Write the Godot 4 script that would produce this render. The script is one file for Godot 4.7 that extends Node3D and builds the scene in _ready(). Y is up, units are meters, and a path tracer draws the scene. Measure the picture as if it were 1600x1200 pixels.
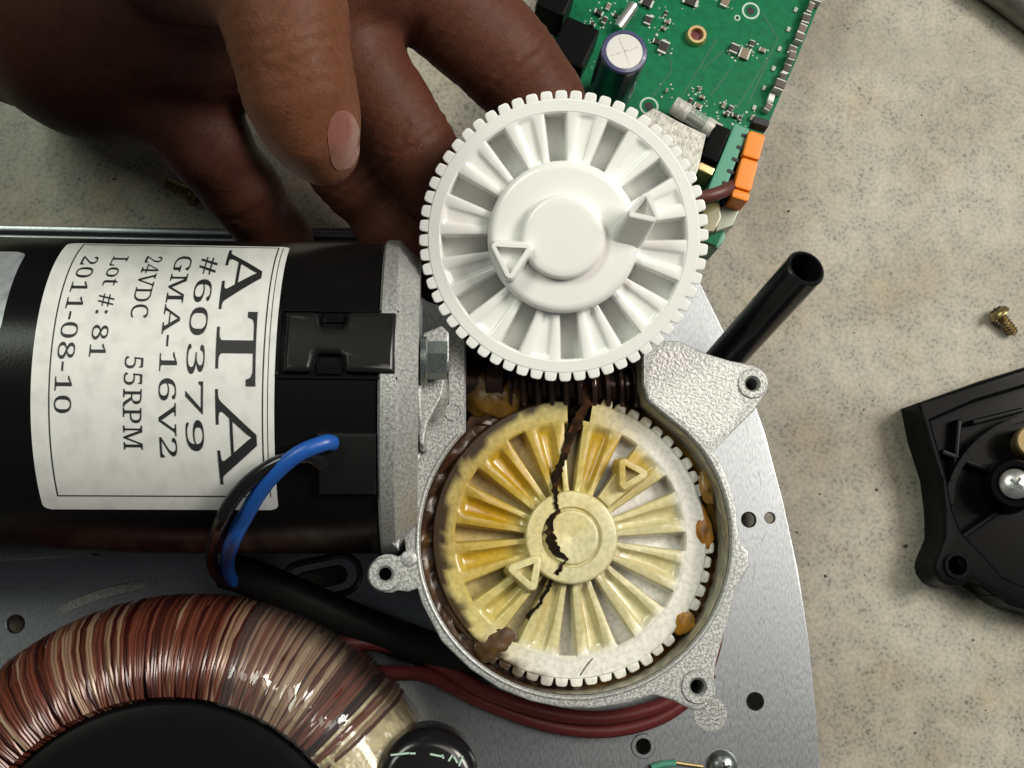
extends Node3D
# A dismantled gate-opener drive on a worktop. All shapes are worked out in millimetres; commit() turns them into metres.

const HC := 303.0            # camera height above the worktop, mm
const FOCAL := 1800.0        # lens, in pixels of a 1600 x 1200 picture
const DOWN := Vector3(-120, -300, -1800)   # world-down in the camera's own axes
const MZ := -39.3            # motor axis: z and y, and radius
const MY := 46.0
const MR := 34.5
const PLATE := 9.0           # top of the mounting plate
const RIM := 58.0            # top of the gear housing

var cb: Basis
var M := {}
var taken := {}
var rng := RandomNumberGenerator.new()
var fnoise := FastNoiseLite.new()

# ------------------------------------------------------------------ mesh builder
class MB:
	var v := PackedVector3Array()
	var c := PackedColorArray()
	var xf := Transform3D()
	var col := Color.WHITE
	var colfn = null
	func vert(p: Vector3) -> void:
		v.append(p)
		c.append(colfn.call(p) if colfn != null else col)
	func tri(a: Vector3, b: Vector3, d: Vector3, n: Vector3) -> void:   # n: which way is out (local)
		var A := xf * a
		var B := xf * b
		var D := xf * d
		var q := (B - A).cross(D - A)
		if q.length_squared() < 1e-14:
			return
		if q.dot(xf.basis * n) < 0.0:
			vert(A); vert(D); vert(B)
		else:
			vert(A); vert(B); vert(D)
	func quad(a: Vector3, b: Vector3, d: Vector3, e: Vector3, n: Vector3) -> void:
		tri(a, b, d, n)
		tri(a, d, e, n)
	func mesh(org: Vector3, angle := 38.0) -> ArrayMesh:
		var n := v.size()
		var nor := PackedVector3Array()
		nor.resize(n)
		var fn := PackedVector3Array()
		fn.resize(n / 3)
		var at := {}
		for t in n / 3:
			var q := (v[t * 3 + 1] - v[t * 3]).cross(v[t * 3 + 2] - v[t * 3])
			fn[t] = q
			for k in 3:
				var key := Vector3i((v[t * 3 + k] * 400.0).round())
				if at.has(key):
					at[key].append(t)
				else:
					at[key] = PackedInt32Array([t])
		var lim := cos(deg_to_rad(angle))
		for t in n / 3:
			var f := fn[t].normalized()
			for k in 3:
				var key := Vector3i((v[t * 3 + k] * 400.0).round())
				var s := Vector3.ZERO
				for o in at[key]:
					if fn[o].normalized().dot(f) > lim:
						s += fn[o]
				nor[t * 3 + k] = s.normalized() if s.length_squared() > 1e-20 else f
		var pos := PackedVector3Array()
		pos.resize(n)
		var nn := PackedVector3Array()
		nn.resize(n)
		var cc := PackedColorArray()
		cc.resize(n)
		for t in n / 3:
			for k in 3:
				var src: int = t * 3 + [0, 2, 1][k]
				pos[t * 3 + k] = (v[src] - org) * 0.001
				nn[t * 3 + k] = nor[src]
				cc[t * 3 + k] = c[src]
		var arr := []
		arr.resize(Mesh.ARRAY_MAX)
		arr[Mesh.ARRAY_VERTEX] = pos
		arr[Mesh.ARRAY_NORMAL] = nn
		arr[Mesh.ARRAY_COLOR] = cc
		var m := ArrayMesh.new()
		m.add_surface_from_arrays(Mesh.PRIMITIVE_TRIANGLES, arr)
		return m

# ------------------------------------------------------------------ nodes
func numbered(called: String) -> String:
	var k: int = taken.get(called, 0)
	taken[called] = k + 1
	return called if k == 0 else "%s_%03d" % [called, k]

func origin(n: Node) -> Vector3:
	var o := Vector3.ZERO
	while n != self:
		o += n.position
		n = n.get_parent()
	return o * 1000.0

func thing(called: String, label: String, category: String, at: Vector3, group := "") -> Node3D:
	var o := Node3D.new()
	o.name = numbered(called)
	o.position = at * 0.001
	add_child(o)
	o.set_meta("label", label)
	o.set_meta("category", category)
	if group:
		o.set_meta("group", group)
	return o

func obj(called: String, mb: MB, mat: Material, parent: Node, local := false, angle := 38.0) -> MeshInstance3D:
	var o := MeshInstance3D.new()
	o.name = called
	o.mesh = mb.mesh(Vector3.ZERO if local else origin(parent), angle)
	o.material_override = mat
	parent.add_child(o, true)
	return o

func share(called: String, mesh: Mesh, mat: Material, parent: Node, t: Transform3D) -> MeshInstance3D:
	var o := MeshInstance3D.new()
	o.name = called
	o.mesh = mesh
	o.material_override = mat
	o.transform = t
	parent.add_child(o, true)
	return o

# ------------------------------------------------------------------ from the picture to the place
func ray(px: float, py: float) -> Vector3:
	return (cb * Vector3((px - 800.0) / FOCAL, -(py - 600.0) / FOCAL, -1.0)).normalized()

func P(px: float, py: float, h: float) -> Vector3:
	var r := ray(px, py)
	return Vector3(0, HC, 0) + r * ((h - HC) / r.y)

func pp(a: Array, h: float) -> PackedVector2Array:      # flat list px, py, px, py ... -> (x, z)
	var out := PackedVector2Array()
	for i in range(0, a.size(), 2):
		var q := P(a[i], a[i + 1], h)
		out.append(Vector2(q.x, q.z))
	return out

func p3(a: Array) -> PackedVector3Array:                # flat list px, py, h ...
	var out := PackedVector3Array()
	for i in range(0, a.size(), 3):
		out.append(P(a[i], a[i + 1], a[i + 2]))
	return out

func over(a: Array) -> PackedVector3Array:              # flat list px, py, clearance above the motor's barrel
	var out := PackedVector3Array()
	for i in range(0, a.size(), 3):
		var q := cyl_hit(a[i], a[i + 1], MR + a[i + 2])
		out.append(cyl(q.x, q.y, MR + a[i + 2]))
	return out

func mmpp(h: float) -> float:                            # millimetres per pixel at a height
	return (HC - h) / FOCAL

func cyl_hit(px: float, py: float, r := MR) -> Vector2:  # (x, phi) on the motor's barrel; phi from straight up, growing towards the viewer
	var d := ray(px, py)
	var oz := -MZ
	var oy := HC - MY
	var a := d.z * d.z + d.y * d.y
	var b := 2.0 * (oz * d.z + oy * d.y)
	var c := oz * oz + oy * oy - r * r
	var disc := maxf(b * b - 4.0 * a * c, 0.0)
	var t := (-b - sqrt(disc)) / (2.0 * a)
	var q := Vector3(0, HC, 0) + d * t
	return Vector2(q.x, atan2(q.z - MZ, q.y - MY))

func cyl(x: float, phi: float, r: float) -> Vector3:
	return Vector3(x, MY + r * cos(phi), MZ + r * sin(phi))

# ------------------------------------------------------------------ shapes
func area2(p: PackedVector2Array) -> float:
	var s := 0.0
	for i in p.size():
		s += p[i].cross(p[(i + 1) % p.size()])
	return s * 0.5

func ccw(p: PackedVector2Array) -> PackedVector2Array:
	if area2(p) < 0.0:
		p = p.duplicate()
		p.reverse()
	return p

func inset(p: PackedVector2Array, b: float) -> PackedVector2Array:   # p counter-clockwise; b > 0 shrinks
	var out := PackedVector2Array()
	var n := p.size()
	for i in n:
		var e := (p[i] - p[(i + n - 1) % n]).normalized()
		var f := (p[(i + 1) % n] - p[i]).normalized()
		var m := (Vector2(-e.y, e.x) + Vector2(-f.y, f.x))
		var l := maxf(m.length_squared(), 0.8)
		out.append(p[i] + m * (2.0 * b / l))
	return out

func circle(c: Vector2, r: float, n := 28, ry := -1.0, turn := 0.0) -> PackedVector2Array:
	var out := PackedVector2Array()
	for i in n:
		var a := TAU * i / n
		out.append(c + Vector2(cos(a) * r, sin(a) * (r if ry < 0.0 else ry)).rotated(turn))
	return out

func rrect(w: float, h: float, r: float, n := 5) -> PackedVector2Array:
	var out := PackedVector2Array()
	for k in 4:
		var c := Vector2([1, -1, -1, 1][k] * (w / 2 - r), [1, 1, -1, -1][k] * (h / 2 - r))
		for i in n + 1:
			var a := PI / 2 * (k + float(i) / n)
			out.append(c + Vector2(cos(a), sin(a)) * r)
	return out

func smooth_poly(p: PackedVector2Array, sub := 4) -> PackedVector2Array:   # closed Catmull-Rom
	var out := PackedVector2Array()
	var n := p.size()
	for i in n:
		for k in sub:
			out.append(p[i].cubic_interpolate(p[(i + 1) % n], p[(i + n - 1) % n], p[(i + 2) % n], float(k) / sub))
	return out

func spline(p: PackedVector3Array, sub := 6) -> PackedVector3Array:
	var out := PackedVector3Array()
	var n := p.size()
	for i in n - 1:
		for k in sub:
			out.append(p[i].cubic_interpolate(p[i + 1], p[maxi(i - 1, 0)], p[mini(i + 2, n - 1)], float(k) / sub))
	out.append(p[n - 1])
	return out

func keyed(outer: PackedVector2Array, holes: Array) -> PackedVector2Array:
	var p := ccw(outer).duplicate()
	for h0 in holes:
		var h: PackedVector2Array = ccw(h0).duplicate()
		h.reverse()
		var best := 1e20
		var bi := 0
		var bj := 0
		for i in p.size():
			for j in h.size():
				var d := p[i].distance_squared_to(h[j])
				if d < best:
					best = d; bi = i; bj = j
		var dir := (h[bj] - p[bi]).normalized().orthogonal() * 0.002
		var q := PackedVector2Array()
		for i in bi + 1:
			q.append(p[i])
		for k in h.size():
			q.append(h[(bj + k) % h.size()])
		q.append(h[bj] + dir)
		q.append(p[bi] + dir)
		for i in range(bi + 1, p.size()):
			q.append(p[i])
		p = q
	return p

func cap(mb: MB, outer: PackedVector2Array, y: float, up: float, holes := []) -> void:
	var p := keyed(outer, holes)
	var ix := Geometry2D.triangulate_polygon(p)
	if ix.is_empty():
		p.reverse()
		ix = Geometry2D.triangulate_polygon(p)
	if ix.is_empty():
		print("cap failed ", p.size())
	for i in range(0, ix.size(), 3):
		mb.tri(Vector3(p[ix[i]].x, y, p[ix[i]].y), Vector3(p[ix[i + 1]].x, y, p[ix[i + 1]].y), Vector3(p[ix[i + 2]].x, y, p[ix[i + 2]].y), Vector3(0, up, 0))

func band(mb: MB, p: PackedVector2Array, y0: float, q: PackedVector2Array, y1: float, sgn := 1.0) -> void:   # p, q counter-clockwise
	var n := p.size()
	for i in n:
		var j := (i + 1) % n
		var e := p[j] - p[i]
		var hint := Vector3(e.y, 0.0, -e.x).normalized() * sgn
		if absf(y1 - y0) < 1e-5:
			hint = Vector3(0, 1, 0)
		mb.quad(Vector3(p[i].x, y0, p[i].y), Vector3(p[j].x, y0, p[j].y), Vector3(q[j].x, y1, q[j].y), Vector3(q[i].x, y1, q[i].y), hint)

func extrude(mb: MB, outer: PackedVector2Array, y0: float, y1: float, bevel := 0.0, holes := [], bottom := true) -> void:
	var p := ccw(outer)
	var hs := []
	var hi := []
	for h in holes:
		var a := ccw(h)
		hs.append(a)
		hi.append(inset(a, -bevel) if bevel > 0.0 else a)
	if bevel > 0.0:
		var mid := inset(p, bevel * 0.3)
		var ins := inset(p, bevel)
		band(mb, p, y0, p, y1 - bevel)
		band(mb, p, y1 - bevel, mid, y1 - bevel * 0.3)
		band(mb, mid, y1 - bevel * 0.3, ins, y1)
		cap(mb, ins, y1, 1.0, hi)
		for k in hs.size():
			band(mb, hs[k], y0, hs[k], y1 - bevel, -1.0)
			band(mb, hs[k], y1 - bevel, hi[k], y1, -1.0)
	else:
		band(mb, p, y0, p, y1)
		cap(mb, p, y1, 1.0, hs)
		for h in hs:
			band(mb, h, y0, h, y1, -1.0)
	if bottom:
		cap(mb, p, y0, -1.0, hs)

func lathe(mb: MB, prof: PackedVector2Array, n := 48, a0 := 0.0, a1 := TAU, ends := false) -> void:   # (r, y), outward on the right hand of travel up
	for i in n:
		var a := lerpf(a0, a1, float(i) / n)
		var b := lerpf(a0, a1, float(i + 1) / n)
		var da := Vector3(cos(a), 0, -sin(a))
		var db := Vector3(cos(b), 0, -sin(b))
		for k in prof.size() - 1:
			var p := prof[k]
			var q := prof[k + 1]
			var t := q - p
			var hint := (da + db).normalized() * t.y + Vector3(0, -t.x, 0)
			mb.quad(da * p.x + Vector3(0, p.y, 0), db * p.x + Vector3(0, p.y, 0), db * q.x + Vector3(0, q.y, 0), da * q.x + Vector3(0, q.y, 0), hint)
	if ends:
		for e in [[a0, 1.0], [a1, -1.0]]:
			var d := Vector3(cos(e[0]), 0, -sin(e[0]))
			var tn: Vector3 = Vector3(sin(e[0]), 0, cos(e[0])) * e[1]
			var ix := Geometry2D.triangulate_polygon(prof)
			for i in range(0, ix.size(), 3):
				mb.tri(d * prof[ix[i]].x + Vector3(0, prof[ix[i]].y, 0), d * prof[ix[i + 1]].x + Vector3(0, prof[ix[i + 1]].y, 0), d * prof[ix[i + 2]].x + Vector3(0, prof[ix[i + 2]].y, 0), tn)

func tube(mb: MB, path: PackedVector3Array, r, n := 12, caps := true) -> void:   # r: number or array
	var up := Vector3.UP
	var rings := []
	for i in path.size():
		var t := (path[mini(i + 1, path.size() - 1)] - path[maxi(i - 1, 0)]).normalized()
		if i == 0 and absf(t.dot(up)) > 0.9:
			up = Vector3.RIGHT
		up = (up - t * up.dot(t)).normalized()
		var s := t.cross(up)
		var rr: float = r[i] if r is Array or r is PackedFloat32Array else r
		var ring := PackedVector3Array()
		for k in n:
			var a := TAU * k / n
			ring.append(path[i] + (up * cos(a) + s * sin(a)) * rr)
		rings.append(ring)
	for i in path.size() - 1:
		for k in n:
			var j := (k + 1) % n
			var mid: Vector3 = (rings[i][k] + rings[i][j]) * 0.5 - path[i]
			mb.quad(rings[i][k], rings[i][j], rings[i + 1][j], rings[i + 1][k], mid)
	if caps:
		for e in [0, path.size() - 1]:
			var nrm: Vector3 = (path[0] - path[1]) if e == 0 else (path[e] - path[e - 1])
			for k in n:
				mb.tri(path[e], rings[e][k], rings[e][(k + 1) % n], nrm)

func ellipsoid(mb: MB, c: Vector3, rx: float, ry: float, rz: float, n := 16, lumps := 0.0, y_from := -1.0) -> void:
	var m := n / 2
	for i in m:
		for k in n:
			var q := []
			for o in [[0, 0], [0, 1], [1, 1], [1, 0]]:
				var th := lerpf(asin(y_from), PI / 2, float(i + o[0]) / m)
				var a: float = TAU * ((k + o[1]) % n) / n
				var d := Vector3(cos(th) * cos(a), sin(th), cos(th) * sin(a))
				var s := 1.0 + lumps * fnoise.get_noise_3dv((c + d * 9.0) * 1.0)
				q.append(c + Vector3(d.x * rx, d.y * ry, d.z * rz) * s)
			mb.quad(q[0], q[1], q[2], q[3], (q[0] + q[2]) * 0.5 - c)

func turned(at: Vector3, ang := 0.0) -> Transform3D:
	return Transform3D(Basis(Vector3.UP, ang), at)

func block(mb: MB, t: Transform3D, sx: float, h: float, sz: float, bevel := 0.2, r := -1.0) -> void:
	var keep := mb.xf
	mb.xf = keep * t
	extrude(mb, rrect(sx, sz, maxf(r, bevel * 1.2), 3), 0.0, h, bevel)
	mb.xf = keep

# ------------------------------------------------------------------ materials
func nz(kind: int, freq: float, oct: int, sd: int) -> FastNoiseLite:
	var f := FastNoiseLite.new()
	f.noise_type = kind
	f.frequency = freq
	f.fractal_octaves = oct
	f.seed = sd
	return f

func nrm_tex(f: FastNoiseLite, size: int, strength: float) -> ImageTexture:
	var im := f.get_seamless_image(size, size)
	im.convert(Image.FORMAT_RGBA8)
	im.bump_map_to_normal_map(strength)
	return ImageTexture.create_from_image(im)

func grey_tex(f: FastNoiseLite, size: int, lo: float, hi: float) -> ImageTexture:
	var im := f.get_seamless_image(size, size)
	im.convert(Image.FORMAT_L8)
	var d := im.get_data()
	for i in d.size():
		d[i] = int(clampf(lerpf(lo, hi, d[i] / 255.0), 0, 1) * 255)
	var o := Image.create_from_data(size, size, false, Image.FORMAT_L8, d)
	o.convert(Image.FORMAT_RGBA8)
	return ImageTexture.create_from_image(o)

func mat(called: String, c: Color, rough: float, metal := 0.0, o := {}) -> StandardMaterial3D:
	var m := StandardMaterial3D.new()
	m.resource_name = called
	m.albedo_color = c.linear_to_srgb()
	m.roughness = rough
	m.metallic = metal
	if o.has("vc"):
		m.vertex_color_use_as_albedo = true
	if o.has("alb") or o.has("nrm") or o.has("rgh"):
		m.uv1_triplanar = true
		m.uv1_world_triplanar = true
		var s: float = 1000.0 / o.get("tile", 40.0)
		m.uv1_scale = Vector3(s, s, s)
	if o.has("stretch"):
		m.uv1_scale *= o.stretch
	if o.has("alb"):
		m.albedo_texture = o.alb
	if o.has("nrm"):
		m.normal_enabled = true
		m.normal_texture = o.nrm
		m.normal_scale = o.get("ns", 1.0)
	if o.has("rgh"):
		m.roughness_texture = o.rgh
	if o.has("spec"):
		m.metallic_specular = o.spec
	if o.has("coat"):
		m.clearcoat_enabled = true
		m.clearcoat = o.coat
		m.clearcoat_roughness = o.get("cr", 0.08)
	M[called] = m
	return m

func worktop_tex() -> ImageTexture:
	var n := 1400
	var big := nz(FastNoiseLite.TYPE_SIMPLEX_SMOOTH, 0.0045, 4, 3).get_seamless_image(n, n).get_data()
	var mid := nz(FastNoiseLite.TYPE_SIMPLEX_SMOOTH, 0.028, 4, 9).get_seamless_image(n, n).get_data()
	var fine := nz(FastNoiseLite.TYPE_SIMPLEX, 0.14, 3, 21).get_seamless_image(n, n).get_data()
	var rust := nz(FastNoiseLite.TYPE_SIMPLEX_SMOOTH, 0.009, 3, 44).get_seamless_image(n, n).get_data()
	var d := PackedByteArray()
	d.resize(n * n * 3)
	for i in n * n:
		var b := big[i] / 255.0 - 0.5
		var m := mid[i] / 255.0 - 0.5
		var f := fine[i] / 255.0 - 0.5
		var r := maxf(rust[i] / 255.0 - 0.62, 0.0)
		var speck := maxf(-f - 0.20, 0.0) * maxf(0.14 - m, 0.0) * 2.2
		var L := 0.605 + b * 0.13 + m * 0.09 + f * 0.11 - speck * 1.1
		var thumb_light2 := m * 0.022 - b * 0.016
		d[i * 3] = int(clampf(L * 1.005 + thumb_light2 + r * 0.02, 0, 1) * 255)
		d[i * 3 + 1] = int(clampf(L * 0.978 - r * 0.04, 0, 1) * 255)
		d[i * 3 + 2] = int(clampf(L * 0.893 - thumb_light2 * 1.2 - r * 0.10 - speck * 0.2, 0, 1) * 255)
	return ImageTexture.create_from_image(Image.create_from_data(n, n, false, Image.FORMAT_RGB8, d))

func materials() -> void:
	var fine := nrm_tex(nz(FastNoiseLite.TYPE_SIMPLEX, 0.06, 3, 5), 256, 4.0)
	var grain := nrm_tex(nz(FastNoiseLite.TYPE_SIMPLEX, 0.22, 2, 6), 256, 5.0)
	var worms := nz(FastNoiseLite.TYPE_SIMPLEX_SMOOTH, 0.035, 2, 8)
	worms.fractal_type = FastNoiseLite.FRACTAL_RIDGED
	var pad := nrm_tex(worms, 256, 9.0)
	var mott := grey_tex(nz(FastNoiseLite.TYPE_SIMPLEX_SMOOTH, 0.016, 4, 11), 512, 0.72, 1.15)
	var mott2 := grey_tex(nz(FastNoiseLite.TYPE_SIMPLEX, 0.05, 4, 12), 512, 0.62, 1.12)
	var mott3 := grey_tex(nz(FastNoiseLite.TYPE_SIMPLEX, 0.03, 4, 14), 512, 0.88, 1.06)
	var rmap := grey_tex(nz(FastNoiseLite.TYPE_SIMPLEX_SMOOTH, 0.03, 4, 13), 512, 0.8, 1.15)
	var cell := nz(FastNoiseLite.TYPE_CELLULAR, 0.06, 1, 15)
	cell.cellular_return_type = FastNoiseLite.RETURN_DISTANCE2_SUB
	var skin := nrm_tex(cell, 256, 3.0)
	mat("worktop", Color.WHITE, 0.5, 0.0, {alb = worktop_tex(), tile = 330.0, spec = 0.4})
	mat("galvanized", Color(0.32, 0.34, 0.36), 0.38, 1.0, {alb = mott3, rgh = rmap, nrm = fine, ns = 0.025, tile = 30.0, stretch = Vector3(3.0, 3.0, 0.8)})
	mat("cast", Color(0.52, 0.53, 0.52), 0.46, 0.45, {alb = mott2, nrm = grain, ns = 0.13, tile = 24.0})
	mat("cast_pad", Color(0.70, 0.705, 0.69), 0.48, 0.2, {alb = mott3, nrm = pad, ns = 0.55, tile = 15.0})
	mat("pit_wall", Color(0.66, 0.63, 0.48), 0.34, 0.15, {alb = mott, nrm = fine, ns = 0.3, tile = 22.0, vc = true})
	mat("black_paint", Color(0.0045, 0.0045, 0.005), 0.24, 0.0, {nrm = fine, ns = 0.03, tile = 20.0, spec = 0.28})
	mat("black_satin", Color(0.006, 0.006, 0.0065), 0.34, 0.0, {nrm = fine, ns = 0.02, tile = 14.0, spec = 0.13})
	mat("black_moulded", Color(0.005, 0.005, 0.0055), 0.2, 0.0, {spec = 0.16})
	mat("lit_black", Color(0.009, 0.009, 0.009), 0.27, 0.0, {spec = 0.42})  # black lightened so the tongue keeps a lit look
	mat("black_gloss", Color(0.008, 0.008, 0.009), 0.2, 0.0, {spec = 0.5})
	mat("black_rubber", Color(0.008, 0.008, 0.0085), 0.5, 0.0, {spec = 0.35, nrm = fine, ns = 0.1, tile = 14.0})
	mat("white_plastic", Color(0.86, 0.86, 0.835), 0.26, 0.0, {coat = 0.25, cr = 0.12})
	M.white_plastic.subsurf_scatter_enabled = true
	M.white_plastic.subsurf_scatter_strength = 0.04
	mat("aged_plastic", Color.WHITE, 0.34, 0.0, {vc = true, alb = mott3, tile = 30.0, coat = 0.6, cr = 0.12})
	mat("label_paper", Color(0.66, 0.665, 0.65), 0.5, 0.0, {alb = grey_tex(nz(FastNoiseLite.TYPE_SIMPLEX, 0.02, 3, 31), 256, 0.93, 1.05), tile = 30.0})
	mat("silver_sticker", Color(0.42, 0.45, 0.48), 0.4, 0.4, {alb = mott, tile = 30.0})
	mat("ink", Color(0.012, 0.012, 0.014), 0.6)
	mat("copper", Color.WHITE, 0.38, 0.15, {vc = true, coat = 0.35, cr = 0.14})
	mat("film_tape", Color(0.56, 0.48, 0.29), 0.3, 0.0, {alb = mott, nrm = nrm_tex(nz(FastNoiseLite.TYPE_SIMPLEX_SMOOTH, 0.02, 3, 17), 256, 14.0), ns = 1.0, tile = 34.0, coat = 0.8, cr = 0.06})
	mat("steel", Color(0.40, 0.46, 0.45), 0.32, 0.9, {alb = mott2, tile = 14.0})
	mat("worm_steel", Color(0.10, 0.062, 0.05), 0.24, 0.7, {alb = mott2, tile = 12.0, coat = 0.4})
	mat("brass", Color(0.42, 0.32, 0.15), 0.34, 0.85, {alb = mott2, tile = 6.0})
	mat("silver", Color(0.75, 0.75, 0.72), 0.3, 0.9)
	mat("grease", Color.WHITE, 0.33, 0.0, {vc = true, alb = mott3, nrm = fine, ns = 0.08, tile = 13.0})
	mat("crack_dirt", Color.WHITE, 0.75, 0.0, {vc = true, spec = 0.25})
	mat("skin", Color.WHITE, 0.55, 0.0, {vc = true, alb = grey_tex(nz(FastNoiseLite.TYPE_SIMPLEX_SMOOTH, 0.02, 4, 19), 256, 0.86, 1.08), nrm = skin, ns = 0.5, tile = 12.0, spec = 0.3})
	mat("nail", Color(0.205, 0.084, 0.062), 0.36, 0.0, {coat = 0.3})
	mat("blue_wire", Color(0.012, 0.085, 0.36), 0.36, 0.0, {spec = 0.5})
	mat("red_wire", Color(0.115, 0.017, 0.016), 0.42, 0.0, {nrm = fine, ns = 0.15, tile = 12.0})
	mat("pcb", Color(0.001, 0.15, 0.062), 0.4, 0.0, {alb = mott3, tile = 50.0, spec = 0.3})
	mat("pcb_trace", Color(0.001, 0.105, 0.045), 0.4, 0.0)
	mat("silk", Color(0.42, 0.58, 0.47), 0.5)
	mat("gold", Color(0.70, 0.52, 0.26), 0.3, 0.8)
	mat("cap_sleeve", Color(0.010, 0.009, 0.028), 0.2, 0.0, {coat = 0.5})
	mat("cap_rim", Color(0.075, 0.075, 0.17), 0.25, 0.0, {coat = 0.5})
	mat("cap_top", Color(0.80, 0.80, 0.78), 0.32, 0.6)
	mat("orange", Color(0.83, 0.23, 0.012), 0.4)
	mat("terminal_green", Color(0.07, 0.28, 0.19), 0.42)
	mat("chips", Color.WHITE, 0.4, 0.1, {vc = true})
	mat("card", Color(0.62, 0.61, 0.56), 0.5, 0.15, {alb = mott, nrm = fine, ns = 0.4, tile = 18.0})
	mat("brown_wire", Color(0.10, 0.03, 0.025), 0.45)
	mat("olive_plastic", Color(0.22, 0.20, 0.09), 0.3, 0.0, {coat = 0.4})
	mat("pale_plastic", Color(0.34, 0.38, 0.29), 0.3)
	mat("pipe_grey", Color(0.20, 0.185, 0.165), 0.4, 0.5, {alb = mott, tile = 40.0})
	var cf2 := mat("clear_film", Color(0.9, 0.9, 0.88, 0.03), 0.07)
	cf2.transparency = BaseMaterial3D.TRANSPARENCY_ALPHA
	var gl := mat("fuse_glass", Color(0.8, 0.85, 0.8, 0.25), 0.05)
	gl.transparency = BaseMaterial3D.TRANSPARENCY_ALPHA

# ------------------------------------------------------------------ picture, light
func setup() -> void:
	var yc := -DOWN.normalized()
	var xc := (Vector3.RIGHT - yc * yc.x).normalized()
	var zc := xc.cross(yc)
	cb = Basis(xc, yc, zc).transposed()     # camera axes as columns, in the world
	var cam := Camera3D.new()
	cam.name = "camera"
	cam.transform = Transform3D(cb, Vector3(0, HC * 0.001, 0))
	cam.fov = rad_to_deg(2.0 * atan(600.0 / FOCAL))
	cam.near = 0.01
	cam.far = 20.0
	add_child(cam)
	cam.current = true
	var e := Environment.new()
	e.background_mode = Environment.BG_COLOR
	e.background_color = Color(0.055, 0.055, 0.058).linear_to_srgb()
	e.tonemap_mode = Environment.TONE_MAPPER_LINEAR
	e.tonemap_exposure = 1.0
	e.sdfgi_enabled = true
	e.ssao_enabled = true
	e.ssil_enabled = true
	var we := WorldEnvironment.new()
	we.name = "surroundings"
	we.environment = e
	add_child(we)
	lamp("workshop_lamp", Vector3(0.80, 0.90, -0.32), Vector3(0.02, 0.03, -0.02), Vector2(0.5, 0.34), 1.32, Color(1.0, 0.975, 0.93))
	lamp("ceiling_lamp", Vector3(0.42, 1.25, -0.28), Vector3(0, 0.03, -0.02), Vector2(0.6, 0.4), 0.32, Color(1.0, 0.97, 0.92))
	lamp("fill_lamp", Vector3(-0.62, 1.0, -0.50), Vector3(0, 0.03, -0.02), Vector2(0.6, 0.3), 0.62, Color(0.97, 1.0, 0.93))  # unseen lamp added to fill the worktop on the left

func lamp(called: String, at: Vector3, to: Vector3, size: Vector2, energy: float, c: Color) -> void:
	var l := AreaLight3D.new()
	l.name = called
	l.area_size = size
	l.light_energy = energy
	l.light_color = c
	l.shadow_enabled = true
	l.transform = Transform3D(Basis.looking_at(to - at, Vector3.UP), at)
	add_child(l)

# ------------------------------------------------------------------ worktop and plate
func build_worktop() -> void:
	var mb := MB.new()
	extrude(mb, PackedVector2Array([Vector2(-420, -420), Vector2(420, -420), Vector2(420, 330), Vector2(-420, 330)]), -30, 0, 0.0)
	var o := obj("worktop", mb, M.worktop, self)
	o.set_meta("kind", "structure")
	o.set_meta("label", "speckled beige stone worktop under all the parts")
	# dark specks and grit lying on it
	var sp := MB.new()
	var specks := [1232, 330, 5, 1370, 765, 6, 1281, 772, 4, 1246, 832, 4, 1415, 853, 7, 1430, 1145, 4, 1578, 570, 3, 1325, 45, 3, 1440, 180, 3, 1500, 330, 3, 1540, 1110, 3, 1335, 520, 3, 178, 280, 6, 1350, 640, 3, 1290, 900, 5, 1520, 1000, 4]
	for i in range(0, specks.size(), 3):
		var c := P(specks[i], specks[i + 1], 0.0)
		sp.col = Color(0.04, 0.022, 0.012)
		ellipsoid(sp, c, specks[i + 2] * 0.10, 0.14, specks[i + 2] * 0.075, 8, 0.5, 0.0)
	for i in 150:
		var c := P(rng.randf_range(1150, 1600), rng.randf_range(20, 1190), 0.0) if i < 110 else P(rng.randf_range(0, 380), rng.randf_range(170, 350), 0.0)
		var s := rng.randf_range(0.10, 0.26)
		sp.col = Color(0.07, 0.06, 0.04)
		ellipsoid(sp, c, s, 0.05, s * rng.randf_range(0.5, 1.0), 6, 0.3, 0.0)
	var g := obj("grit", sp, M.chips, self)
	g.set_meta("kind", "stuff")
	g.set_meta("label", "dark grit and specks scattered over the bare worktop")
	g.set_meta("category", "grit")

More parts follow.
